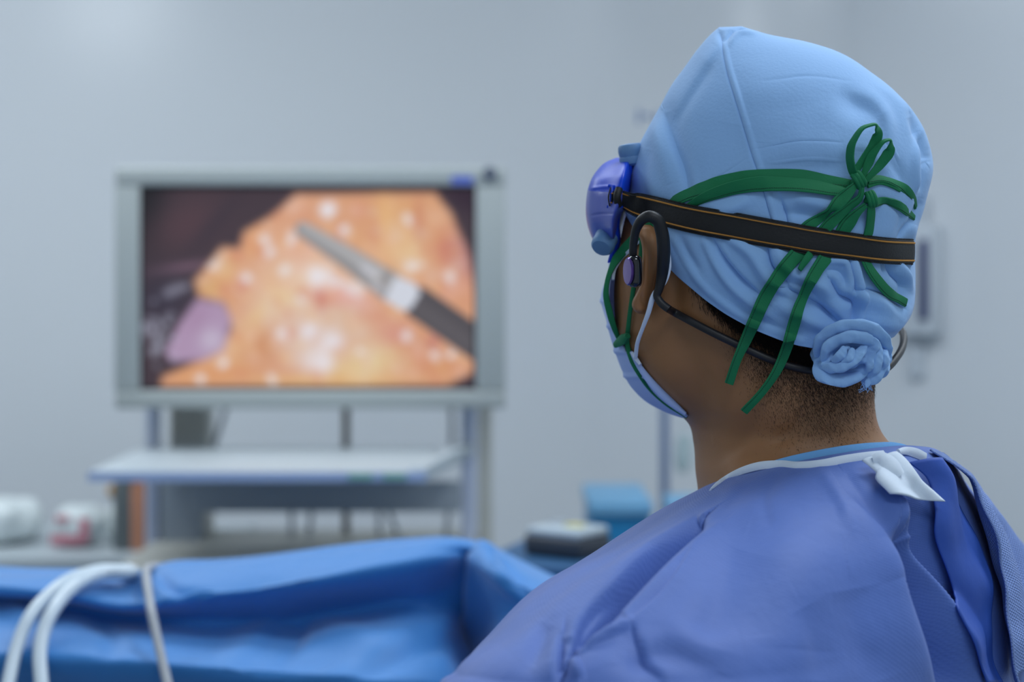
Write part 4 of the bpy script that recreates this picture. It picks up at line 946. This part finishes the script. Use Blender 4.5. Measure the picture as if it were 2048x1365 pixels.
# frayed threads under the knot
mb = MB()
for k in range(16):
    a, b = 1722+rr.uniform(0, 22), 768+rr.uniform(-3, 3); d = 1.083+rr.uniform(-.002, .004)
    mb.tube(path([at(a, b, d), at(a+rr.uniform(-4, 5), b+5, d), at(a+rr.uniform(-9, 11), b+10+rr.uniform(0, 6), d)], 6), .00018, 4)
mb.build('frayed_thread', M['cap'], cap_)

# ------------------------------------------------------------------ hair at the nape and behind the ear
def hairs(n):
    V = []; Fc = []; c = 0
    reg = [([(1395, 560), (1440, 600), (1500, 655), (1580, 690), (1650, 712)], 34, .38), ([(1420, 590), (1480, 645), (1560, 690), (1650, 730)], 26, .5), ([(1730, 760), (1748, 775), (1752, 790)], 12, .008)]
    for pts, w, frac in reg:
        pp = path(np.array(pts, float), 50)
        for k in range(int(n*frac)):
            q = pp[rr.integers(0, 50)]; off = abs(rr.normal(0, .5))*w
            a, b = q[0]+rr.normal(0, 7)-off*.25, q[1]-8+off
            if w == 12: a = q[0]+rr.uniform(-6, 6); b = q[1]+rr.uniform(-8, 8)
            l, nn = hit(bHead, a, b)
            if l is None: continue
            d = np.array([.35+rr.normal(0, .25), 0, -1.0]); d = d-nn*(d @ nn); d /= np.linalg.norm(d)
            L_ = rr.uniform(.004, .010)*(1-.5*min(off/w, 1)); s_ = np.cross(d, nn); r = .00011
            tip = l+d*L_+nn*L_*rr.uniform(.1, .45); md = l+d*L_*.5+nn*L_*.25
            V += [l-s_*r, l+s_*r, l+nn*r*1.5, md-s_*r*.8, md+s_*r*.8, md+nn*r, tip]
            Fc += [(c, c+1, c+4, c+3), (c+1, c+2, c+5, c+4), (c+2, c, c+3, c+5), (c+3, c+4, c+6), (c+4, c+5, c+6), (c+5, c+3, c+6)]; c += 7
    # clipped stubble fading out down the nape, massed to stand in for shade too
    for k in range(20000):
        a = 1435+325*math.sqrt(rr.uniform(0, 1)) if k % 3 else 1500+rr.uniform(0, 250); a = a+rr.normal(0, 12); u = min(1, max(0, (a-1440)/320)); top_ = 620+150*u if a < 1640 else 715; b = top_+abs(rr.normal(0, 1))*(45+35*math.sin(math.pi*min(1, u)))
        l, nn = hit(bHead, a, b)
        if l is None: continue
        d = np.array([.25+rr.normal(0, .3), 0, -1.0]); d = d-nn*(d @ nn); d /= np.linalg.norm(d); L_ = rr.uniform(.0010, .0024); s_ = np.cross(d, nn); r = .00007
        tip = l+d*L_+nn*L_*.35
        V += [l-s_*r, l+s_*r, l+nn*r*1.5, tip]; Fc += [(c, c+1, c+3), (c+1, c+2, c+3), (c+2, c, c+3)]; c += 4
    return mesh_obj('hair', V, Fc, M['hair'], person, False)
hr = hairs(5200); hr['label'] = 'short dark hair below the cap'; hr['kind'] = 'stuff'

# ------------------------------------------------------------------ face masks
ml = [(500, 1226), (545, 1218), (600, 1213), (650, 1217), (700, 1231), (740, 1246), (780, 1270), (810, 1306), (828, 1345), (836, 1372)]
me_ = [(500, 1230), (545, 1222), (600, 1217), (650, 1228), (680, 1238), (700, 1252), (730, 1272), (760, 1294), (790, 1326), (812, 1352), (830, 1372), (836, 1376)]
def mask_mesh():
    n, k = 90, 80; py = np.linspace(505, 834, n)
    xl = spline([a for a, _ in ml], np.array([[b] for _, b in ml], float), py)[:, 0]; xe = spline([a for a, _ in me_], np.array([[b] for _, b in me_], float), py)[:, 0]
    G = np.zeros((n, k, 3))
    for i in range(n):
        # near edge on the cheek, silhouette, then across the face to the far cheek
        l, nn = hit(bHead, min(max(xe[i]+3, 1236), 1400), py[i])
        dE = (l[1] if l is not None else 1.19)
        t_ = (py[i]-505)/329
        E = at(xe[i], py[i], min(dE, 1.185)-.004); Sx = at(xl[i], py[i], 1.205)
        front = E+(Sx-E)*1.0
        nose = .022*math.exp(-((t_-.28)/.22)**2)+.012
        tip = at(xl[i], py[i], 1.205)+fc*nose+np.array([.030, .040, 0])
        farE = E+np.array([.10, .115, 0])*1.0
        Q = np.array([E, Sx, tip, tip+np.array([.030, .022, 0]), farE])
        G[i] = spline([0, .2, .5, .75, 1], Q, np.linspace(0, 1, k))
    nrm = gnormals(G, False)
    pl = sum(np.exp(-((np.linspace(0, 1, n)-c)/.012)**2) for c in (.3, .45, .6, .75))[:, None]
    G = G+nrm*(pl*.0012)[..., None]
    return G
GM = mask_mesh()
mk = mesh_obj('face_mask', GM.reshape(-1, 3), gfaces(90, 80, False), M['mask'])
tag(mk, 'pale blue disposable face mask with white ear loops', 'face mask')
s_ = mk.modifiers.new('solid', 'SOLIDIFY'); s_.thickness = .0016; s_.offset = 0
def hd(px, py, off=.003):
    l, nn = hit(bHead, px, py)
    return (l[1] if l is not None else 1.195)-off
def onhead(pts, off=.003): return [(a, b, hd(max(a, 1238), b, off), w) for a, b, w in pts]
free_ribbon('ear_loop', M['mask_w'], mk, [(1322, 470, 1.130, 4), (1336, 505, 1.122, 4), (1338, 535, 1.120, 4.5), (1330, 562, 1.118, 5), (1308, 590, 1.117, 5.5), (1297, 625, 1.121, 5), (1286, 655, 1.128, 4), (1275, 686, 1.137, 4), (1271, 716, 1.146, 4)], 50, .0011, crown=.3)
free_ribbon('ear_loop', M['mask_w'], mk, onhead([(1282, 478, 3.5), (1263, 498, 3.5), (1240, 521, 3.5), (1230, 537, 3.5), (1226, 560, 2.5)], .004), 30, .001)
free_ribbon('lower_hem', M['mask'], mk, onhead([(1262, 704, 3), (1274, 726, 5), (1295, 756, 7), (1322, 786, 8), (1348, 810, 7), (1370, 828, 4)], .006), 40, .0016, crown=.3)['label'] = 'turned lower hem'
free_ribbon('knot', M['mask_w'], mk, onhead([(1264, 706, 3), (1272, 718, 4), (1281, 730, 3)], .009), 12, .0016)

tm_ = bpy.data.objects.new('tied_mask', None); S.collection.objects.link(tm_); tm_.location = (0, 0, 0)
tm_.name = 'tie_on_mask'
tag(tm_, 'green cotton tapes of a tie-on mask, knotted in a bow on the cap', 'tie-on mask')
def gtape(pts, n=60, th=.0007, tw=None, base=bC, off=.003, sm=6, name='tape', crown=.2):
    """pts (px, py, half width px, offset m)"""
    p4 = [(a, b, c, (q[0] if q else off)*1.0) for a, b, c, *q in pts]
    pp = path(np.array([(a, b, c, o_*1e4) for a, b, c, o_ in p4], float), n)
    P = []; N = []
    for q in pp:
        l, nn = hit(base, q[0], q[1]); P.append(l); N.append(nn)
    good = [i for i in range(n) if P[i] is not None]
    if not good: P = [at(q[0], q[1], 1.1) for q in pp]; N = [np.array([0, -1., 0])]*n; good = list(range(n))
    for i in range(n):
        if P[i] is None: j = min(good, key=lambda g: abs(g-i)); P[i] = at(pp[i, 0], pp[i, 1], P[j][1]); N[i] = N[j]
    P = np.array(P); N = np.array(N); d = P[:, 1].copy()
    for _ in range(sm):
        d[1:-1] = (d[:-2]+2*d[1:-1]+d[2:])/4; N[1:-1] = (N[:-2]+2*N[1:-1]+N[2:])/4
    N /= np.linalg.norm(N, axis=1)[:, None]
    d = np.minimum(d, P[:, 1]+.0005)
    P = at(pp[:, 0], pp[:, 1], d-pp[:, 3]/1e4)
    tv = None if tw is None else np.interp(np.linspace(0, 1, n), np.linspace(0, 1, len(tw)), tw)
    mb = MB(); w_ = pp[:, 2]*P[:, 1]/F; ribbon(mb, P, N, w_, th, tv, crown); o_ = mb.build(name, M['green'], tm_)
    if n >= 40 and name == 'tape':
        T_ = np.gradient(P, axis=0); T_ /= np.linalg.norm(T_, axis=1)[:, None]; B_ = np.cross(T_, N); B_ /= np.linalg.norm(B_, axis=1)[:, None]; N_ = np.cross(B_, T_)
        if tv is not None: c_, s_ = np.cos(tv)[:, None], np.sin(tv)[:, None]; B_, N_ = B_*c_+N_*s_, N_*c_-B_*s_
        q_ = P+B_*(w_*.62)[:, None]+N_*th*1.25; m2 = MB()
        q2 = path(q_, n*3)
        for i in range(0, len(q2)-2, 3): m2.tube(q2[i:i+3], .00022, 5)
        m2.build('seam', M['thread'], o_)['label'] = 'darker stitched seam'
    return o_, P, N
# long band round the cap (two overlapping layers), then round the back of the head
gtape([(1322, 422, 8, .001), (1348, 403, 11, .002), (1385, 386, 14, .003), (1430, 371, 17), (1490, 359, 18), (1550, 354, 17), (1610, 355, 16), (1660, 362, 12), (1705, 368, 8)], 80, tw=[.15, .1, .0, -.1, .1], off=.0032)
gtape([(1370, 420, 8, .001), (1400, 400, 10, .003), (1440, 384, 13), (1500, 370, 15), (1560, 368, 16), (1620, 372, 16), (1665, 380, 13), (1700, 385, 7)], 80, tw=[-.35, -.25, .25, .35], off=.0050)
gtape([(1735, 360, 9, .006), (1760, 358, 8), (1790, 367, 9), (1812, 380, 10), (1826, 398, 8), (1831, 415, 6, .004)], 40, tw=[.2, .5, -.3, 0], off=.003)
gtape([(1745, 408, 9, .007), (1770, 402, 9), (1795, 410, 9), (1815, 424, 9), (1828, 436, 6)], 40, tw=[.1, -.4, .3, 0], off=.003)
gtape([(1735, 372, 5, .005), (1760, 366, 4), (1785, 372, 5), (1800, 380, 5)], 24, off=.003)
# knots
def gknot(c, r, rot, seed, dep):
    n, k = 40, 30; th = np.linspace(0, 2*math.pi, n, endpoint=False); ph = np.linspace(-1.5, 1.5, k); T, Q = np.meshgrid(th, ph)
    ca, sa = math.cos(rot), math.sin(rot); x = np.cos(T)*np.cos(Q)*r[0]; z = np.sin(T)*np.cos(Q)*r[1]; y = np.sin(Q)*r[2]
    wr = 1+.10*np.sin(x*ca*900+z*sa*500+seed)+.07*np.sin(z*1100+seed)
    x, z = x*wr, z*wr; pc = at(c[0], c[1], dep)
    G = np.stack([x*ca-z*sa, y, x*sa+z*ca], -1)+pc
    mb = MB(); mb.add(G.reshape(-1, 3), gfaces(k, n))
    for s in (-.35, .05, .45):   # wraps across the knot
        P = [pc+np.array([(s*r[0])*ca-u*r[1]*sa, -math.sqrt(max(0, 1-u*u*.8-s*s*.6))*r[2]*1.12, s*r[0]*sa+u*r[1]*ca]) for u in np.linspace(-1.05, 1.05, 16)]
        mb.tube(np.array(P), .0016, 10, flat=1)
    o = mb.build('tape_knot', M['green'], tm_); o.data.shade_smooth(); return o
l1, _ = hit(bC, 1716, 362); l2, _ = hit(bC, 1742, 400)
gknot((1716, 361), (.0052, .0042, .0042), .5, 1, l1[1]-.007); gknot((1741, 399), (.0046, .0040, .0040), .3, 2, l2[1]-.007)
# bow loops: bands seen edge on and face on
def loop(pix, w, tw, n=60):
    dd = l1[1]; p = path(np.array([(a, b, c*50) for a, b, c in pix], float), n); P = at(p[:, 0], p[:, 1], dd-p[:, 2]/50*1e-3)
    N = np.tile(np.array([0, -1., 0]), (n, 1)); tv = np.interp(np.linspace(0, 1, n), np.linspace(0, 1, len(tw)), tw); wv = np.interp(np.linspace(0, 1, n), np.linspace(0, 1, len(w)), w)
    mb = MB(); ribbon(mb, P, N, wv*1.085/F, .0007, tv, .2); return mb.build('bow_loop', M['green'], tm_)
loop([(1712, 356, 7), (1703, 335, 10), (1700, 310, 12), (1708, 280, 14), (1724, 257, 15), (1742, 250, 14), (1754, 258, 11), (1754, 275, 8), (1744, 296, 6), (1728, 318, 5), (1714, 340, 6), (1716, 356, 7)], [7, 10, 12, 11, 8, 6, 9, 11, 12, 9, 6], [.5, .9, 1.1, 1.0, 1.2, 1.3, .8, .3, .2, .4, .5])
loop([(1724, 356, 7), (1736, 330, 8), (1750, 303, 10), (1766, 284, 11), (1778, 280, 10), (1781, 293, 8), (1775, 310, 6), (1760, 330, 5), (1742, 350, 6), (1730, 362, 6)], [5, 9, 9, 7, 6, 6, 10, 12, 10, 6], [.3, .3, .6, 1.1, 1.3, 1.0, .3, .2, .3, .4])
# tails above the strap
gtape([(1712, 368, 6, .009), (1698, 384, 11, .009), (1680, 402, 14, .007), (1660, 420, 10, .004), (1640, 436, 10, .003), (1612, 456, 12, .0015), (1598, 474, 12, .001)], 50, tw=[.2, -.5, .6, .2, 0], off=.004)
gtape([(1724, 372, 6, .010), (1720, 395, 8, .009), (1700, 412, 11, .007), (1672, 436, 12, .004), (1645, 464, 12, .0015), (1632, 482, 12, .001)], 50, tw=[.3, .5, -.2, 0], off=.0065)
gtape([(1732, 410, 6, .009), (1715, 425, 9, .007), (1700, 442, 14, .004), (1682, 468, 15, .0015), (1672, 486, 14, .001)], 40, tw=[.2, -.2, .2], off=.0045)
gtape([(1742, 408, 8, .009), (1742, 430, 11, .006), (1740, 450, 12, .003), (1735, 475, 12, .0015), (1730, 492, 12, .001)], 30, tw=[0, .25, .1], off=.0045)
# hanging tails below the strap; they hang free of the neck
bAll = BVHTree.FromPolygons([Vector(v) for v in np.concatenate([capV, GH.reshape(-1, 3)])], capF+[tuple(i+len(capV) for i in f) for f in gfaces(300, nph)])
gtape([(1612, 486, 14, .001), (1598, 504, 15, .002), (1580, 524, 15, .0045), (1556, 555, 14.5), (1532, 592, 14), (1510, 640, 13, .008), (1492, 680, 12, .011), (1474, 720, 9.5, .012), (1458, 768, 9, .012)], 90, tw=[.1, .1, .25, .1, .5, .2], base=bAll, off=.006, sm=16)
gtape([(1668, 490, 13, .001), (1655, 510, 14, .002), (1636, 537, 14, .0055), (1615, 575, 12.5), (1598, 615, 12), (1586, 655, 12.5, .0085), (1572, 700, 12, .012), (1552, 745, 10.5, .013), (1524, 785, 8.5, .013), (1488, 824, 8.5, .013)], 100, tw=[.05, .15, .1, .3, .5, .2], base=bAll, off=.0075, sm=16)
gtape([(1632, 488, 8, .001), (1622, 506, 8, .003), (1612, 520, 8), (1599, 540, 5)], 20, tw=[.3, .5], off=.006)
gtape([(1722, 494, 12, .001), (1728, 514, 12, .003), (1738, 536, 12), (1756, 562, 12), (1776, 584, 11), (1812, 606, 9)], 50, tw=[.1, .2, .0, -.2], off=.006)
# side tapes on the cheek
bM = make_bvh([mk])
def onmask(pts, off):
    out = []
    for a, b, w in pts:
        ds = [q[0][1] for q in (hit(bM, a, b), hit(bHead, max(a, 1238), b)) if q[0] is not None and q[0][1] < 1.2]
        out.append((a, b, (min(ds) if ds else 1.19)-off, w))
    return out
def gfree(pts, n=40, th=.0008, tw=None, name='tape'):
    p = path(np.array(pts, float)*np.array([1, 1, 2000, 1]), n); P = at(p[:, 0], p[:, 1], p[:, 2]/2000)
    N = np.tile(np.array([-.35, -.9, 0.]), (n, 1)); tv = None if tw is None else np.interp(np.linspace(0, 1, n), np.linspace(0, 1, len(tw)), tw)
    mb = MB(); ribbon(mb, P, N, p[:, 3]*P[:, 1]/F, th, tv, .2); return mb.build(name, M['green'], tm_)
gfree(onhead([(1304, 446, 10), (1284, 462, 10), (1264, 482, 10), (1246, 502, 10), (1232, 520, 9), (1222, 540, 6), (1214, 566, 5), (1212, 590, 6), (1218, 620, 7), (1227, 652, 6), (1240, 684, 4)], .008), 80)
gfree(onmask([(1268, 572, 5), (1262, 610, 4.5), (1257, 650, 4.5), (1255, 690, 5), (1264, 722, 5), (1280, 752, 4), (1300, 780, 3), (1330, 808, 2.5), (1374, 836, 2)], .004), 90)
gfree(onhead([(1232, 690, 6), (1240, 684, 9), (1250, 676, 9), (1256, 672, 5)], .014), 20, .0016, name='tape_knot')
gfree(onhead([(1284, 470, 5), (1283, 500, 5), (1278, 540, 5), (1270, 575, 5)], .006), 40)
# far side and front: a thin panel of the tie-on mask over the lower face
GO = GM[10:, :]+(lambda n_: n_*.0028)(np.where(True, (lambda q: q if ((GM[10:]-GH[180:240].mean((0, 1)))*q).sum() > 0 else -q)(gnormals(GM[10:], False)), 0))
# ------------------------------------------------------------------ goggles
gg = bpy.data.objects.new('goggles', None); S.collection.objects.link(gg); gg.location = (0, 0, 0)
tag(gg, 'bright blue safety goggles worn on the face with a black elastic strap round the cap', 'goggles')
gl = [(0, (1232, 316, 1.235), (1248, 316, 1.205), (1262, 314, 1.21), (1262, 314, 1.26)), (.1, (1210, 326, 1.225), (1236, 328, 1.178), (1262, 326, 1.19), (1262, 320, 1.29)), (.2, (1194, 344, 1.22), (1224, 348, 1.165), (1262, 345, 1.18), (1262, 336, 1.31)),
      (.35, (1181, 372, 1.215), (1214, 378, 1.158), (1258, 378, 1.175), (1255, 364, 1.32)), (.5, (1176, 402, 1.215), (1210, 408, 1.156), (1250, 408, 1.172), (1250, 395, 1.325)), (.65, (1176, 432, 1.215), (1206, 436, 1.158), (1240, 436, 1.175), (1245, 425, 1.325)),
      (.8, (1181, 460, 1.217), (1208, 462, 1.165), (1236, 462, 1.18), (1240, 452, 1.32)), (.92, (1190, 480, 1.22), (1212, 482, 1.178), (1234, 480, 1.19), (1238, 474, 1.30)), (1, (1204, 494, 1.23), (1216, 494, 1.20), (1230, 492, 1.205), (1232, 488, 1.27))]
Gg = loft(gl, 90, 90); Ng = outward(Gg, gnormals(Gg))
Gg = folds(Gg, Ng, [([(1182, 377), (1210, 374), (1240, 374)], 3, 3, .7), ([(1180, 432), (1205, 428), (1232, 428)], 2, 2, -.7), ([(1200, 380), (1196, 400), (1198, 425)], 4, 6, .5)])
V = Gg.reshape(-1, 3); Fg = gfaces(90, 90)
up = [f for f in Fg if f[0]//90 < 34]; lo = [f for f in Fg if f[0]//90 >= 34]
mesh_obj('frame', V, up+[tuple(range(89, -1, -1))], M['gog'], gg)
mesh_obj('lens', V, lo+[tuple(89*90+j for j in range(90))], M['lens'], gg)['label'] = 'violet blue translucent lens body'
free_ribbon('face_flange', M['gog'], gg, [(1272, 306, 1.196, 3), (1262, 322, 1.186, 7), (1254, 345, 1.178, 9), (1246, 372, 1.170, 9), (1239, 400, 1.165, 8), (1234, 425, 1.165, 6), (1232, 450, 1.168, 6), (1233, 475, 1.172, 7), (1230, 498, 1.178, 7), (1222, 520, 1.186, 3)], 60, .003, up=(-.3, -.9, 0), crown=.3)
def vent(c, d, r, h, ax):
    a = Vector(ax).normalized(); p = at(c[0], c[1], d); mb = MB()
    mb.lathe([(r*.75, -h*.6), (r*.96, -h*.45), (r, -h*.1), (r*.93, 0), (r*.97, h*.12), (r, h*.35), (r*.95, h*.62), (r*.80, h*.75), (.0005, h*.8)], p, ax, 40); return mb.build('vent_cap', M['vent'], gg)
vent((1211, 480), 1.170, .0082, .012, (-.30, -.55, -.55))
vent((1262, 312), 1.183, .0085, .011, (-.15, -.1, 1))
# slotted side lug where the strap is buckled on
free_ribbon('strap_lug', M['gog'], gg, [(1218, 372, 1.154, 3), (1232, 376, 1.152, 4), (1246, 384, 1.150, 4)], 20, .0022)
free_ribbon('strap_lug', M['gog'], gg, [(1216, 414, 1.154, 3), (1230, 414, 1.152, 4), (1244, 412, 1.150, 4)], 20, .0022)
free_ribbon('strap_lug', M['gog'], gg, [(1224, 372, 1.152, 3), (1223, 395, 1.150, 4), (1224, 416, 1.152, 3)], 20, .0022)
free_ribbon('strap_end', M['strap'], gg, [(1221, 376, 1.149, 1.2), (1217, 394, 1.147, 1.5), (1219, 412, 1.149, 1.2)], 20, .001)
MB().tube(path([at(1238, 378, 1.146), at(1234, 395, 1.143), at(1237, 412, 1.146)], 14), .0026, 12).build('strap_loop', M['strap'], gg)
# strap
spix = [(1238, 398, 12), (1255, 400, 16), (1280, 409, 21), (1320, 420, 24), (1380, 436, 25), (1450, 450, 26), (1520, 463, 26), (1600, 478, 25.5), (1680, 491, 25), (1740, 499, 24), (1790, 503, 23.5), (1811, 504, 23)]
bSt = bC
def strap_path(n=150):
    p = path(np.array(spix, float), n); P = []; N = []
    for q in p:
        l, nn = hit(bSt, q[0], q[1])
        if q[0] < 1290 or l is None:
            P.append(None); N.append(None)
        else: P.append(l); N.append(nn)
    good = [i for i in range(n) if P[i] is not None]; d = np.interp(range(n), good, [P[i][1] for i in good])
    j0 = good[0]; e = 1.150
    for i in range(j0): d[i] = e+(d[j0]-e)*(i/j0)
    NN = np.array([N[i] if N[i] is not None else N[j0] for i in range(n)])
    for _ in range(30):
        d[1:-1] = (d[:-2]+2*d[1:-1]+d[2:])/4; NN[1:-1] = (NN[:-2]+2*NN[1:-1]+NN[2:])/4
    NN[:, 2] *= .3
    NN /= np.linalg.norm(NN, axis=1)[:, None]
    P = at(p[:, 0], p[:, 1], d)+NN*.0052
    return P, NN, p[:, 2]
Ps, Ns, ws = strap_path()
# carry the strap on round the far side of the head
e = Ps[-1]; ext = path(np.array([Ps[-4], e, e+np.array([.001, .012, -.0005]), np.array([.262, 1.20, e[2]+.002]), np.array([.235, 1.25, e[2]+.008]), np.array([.17, 1.30, e[2]+.018]), np.array([.10, 1.325, e[2]+.03])]), 60)[4:]
cen = np.array([.165, 1.19, 0]); Next = ext-cen; Next[:, 2] = 0; Next /= np.linalg.norm(Next, axis=1)[:, None]
Pa = np.vstack([Ps, ext]); Na = np.vstack([Ns, Next])
for _ in range(8): Na[1:-1] = (Na[:-2]+2*Na[1:-1]+Na[2:])/4
Na /= np.linalg.norm(Na, axis=1)[:, None]
wa = np.r_[ws*Ps[:, 1]/F, np.full(len(ext), ws[-1]*1.13/F)]
mb = MB(); ribbon(mb, Pa, Na, wa, .0009, None, .25); st = mb.build('strap', M['strap'], gg); st['label'] = 'black elastic strap with two orange threads'
T = np.gradient(Pa, axis=0); T /= np.linalg.norm(T, axis=1)[:, None]; B = np.cross(T, Na); B /= np.linalg.norm(B, axis=1)[:, None]
dens = 1100
tt = np.linspace(0, 1, dens); 
def rs(A): return np.stack([np.interp(tt, np.linspace(0, 1, len(A)), A[:, c]) for c in range(3)], -1)
Pd, Nd, Bd = rs(Pa), rs(Na), rs(B); wd = np.interp(tt, np.linspace(0, 1, len(wa)), wa)
for s_ in (-.76, .76):
    z = np.where(np.arange(dens) % 2 == 0, 1, -1)*.00025
    mb = MB(); mb.tube(Pd+Bd*(wd*s_+z)[:, None]+Nd*.0011, .00042, 6); mb.build('orange_thread', M['orange'], st)['label'] = 'orange woven thread'
for s_ in (-1, 1):   # serrated elastic edges
    mb = MB(); z = np.abs(np.sin(np.arange(dens)*math.pi/4))*.0007
    mb.tube(Pd+Bd*((wd+z)*s_)[:, None], .00035, 5); mb.build('woven_edge', M['strap'], st)
mb = MB()
for s_ in np.linspace(-.6, .6, 11): mb.tube(Pa+B*(wa*s_)[:, None]+Na*.0010, .00022, 5)
mb.build('woven_rib', M['strap'], st)

# ------------------------------------------------------------------ open-ear headphones
hp = bpy.data.objects.new('headphones', None); S.collection.objects.link(hp); hp.location = (0, 0, 0)
tag(hp, 'black open-ear headphones hooked over the ear with a band behind the neck', 'headphones')
eh = [(1268, 540, 1.118, 7), (1266, 510, 1.113, 8), (1268, 480, 1.109, 8.5), (1274, 455, 1.105, 9.5), (1286, 438, 1.101, 11), (1300, 433, 1.098, 12), (1314, 440, 1.098, 12.5), (1323, 462, 1.100, 13), (1327, 490, 1.103, 13.5), (1327, 520, 1.107, 13), (1324, 550, 1.112, 11.5), (1318, 578, 1.114, 9), (1314, 592, 1.115, 8), (1322, 606, 1.114, 8), (1338, 619, 1.112, 8)]
p = path(np.array(eh)*np.array([1, 1, 1500, 1]), 90); P = at(p[:, 0], p[:, 1], p[:, 2]/1500)
MB().tube(P, p[:, 3]*P[:, 1]/F, 20, up=(0, 1, 0)).build('ear_hook', M['rubber'], hp)
nb = []
for a, b, off, w in [(1330, 613, .007, 8), (1345, 623, .007, 8), (1380, 642, .006, 8), (1430, 668, .006, 8), (1480, 692, .006, 8), (1530, 715, .006, 8), (1580, 733, .006, 8), (1640, 745, .007, 8)]:
    l, _ = hit(bHead, a, b); nb.append((a, b, l[1]-off, w))
nb += [(1690, 752, 1.112, 8), (1735, 752, 1.122, 8), (1770, 739, 1.135, 8), (1795, 713, 1.16, 8), (1807, 684, 1.195, 8), (1803, 662, 1.225, 8), (1760, 640, 1.262, 8), (1700, 620, 1.285, 8), (1600, 590, 1.30, 8)]
nb[0] = (1332, 615, 1.113, 8)
p = path(np.array(nb)*np.array([1, 1, 1500, 1]), 160); P = at(p[:, 0], p[:, 1], p[:, 2]/1500)
MB().tube(P, .0026, 16).build('neck_band', M['rubber'], hp)
epc = at(1267, 543, 1.112)
def capsule(c, ax, rr_, flat, L_, name, m, par, n=30):
    ax = np.array(ax, float); ax /= np.linalg.norm(ax); s_ = np.linspace(-1, 1, 24); pts = [c+ax*L_*x for x in s_]; r = rr_*(1-np.abs(s_)**5)**.35+.0002
    return MB().tube(np.array(pts), r, n, flat=flat, up=(0, 1, 0)).build(name, m, par)
capsule(at(1270, 543, 1.112), (0, .05, 1), .0046, 1.25, .0108, 'earpiece', M['gloss_black'], hp)
ob = MB().lathe([(.0003, -.0012), (.0085, -.0010), (.0093, 0), (.0085, .0008), (.0003, .0010)], (0, 0, 0), (-1, -.26, 0), 40).build('touch_panel', M['iris'], hp); ob.location = at(1256.5, 543, 1.110); ob['label'] = 'violet oval panel'

# ------------------------------------------------------------------ put every thing's origin at its own base
bpy.context.view_layer.update()
def wverts(o):
    P = []
    for q in [o]+list(o.children_recursive):
        if q.type == 'MESH' and len(q.data.vertices):
            a = np.empty(len(q.data.vertices)*3); q.data.vertices.foreach_get('co', a); mw = np.array(q.matrix_world); P.append(a.reshape(-1, 3) @ mw[:3, :3].T+mw[:3, 3])
    return np.concatenate(P)
for o in list(S.objects):
    if o.parent or o.type not in ('MESH', 'EMPTY') or o.location.length > 1e-6: continue
    P = wverts(o); c = Vector(((P[:, 0].min()+P[:, 0].max())/2, (P[:, 1].min()+P[:, 1].max())/2, P[:, 2].min()))
    if o.type == 'MESH':
        a = np.empty(len(o.data.vertices)*3); o.data.vertices.foreach_get('co', a)
        o.data.vertices.foreach_set('co', (a.reshape(-1, 3)-np.array(c)).ravel()); o.data.update()
    o.location = c
    for ch in o.children: ch.location = ch.location-c
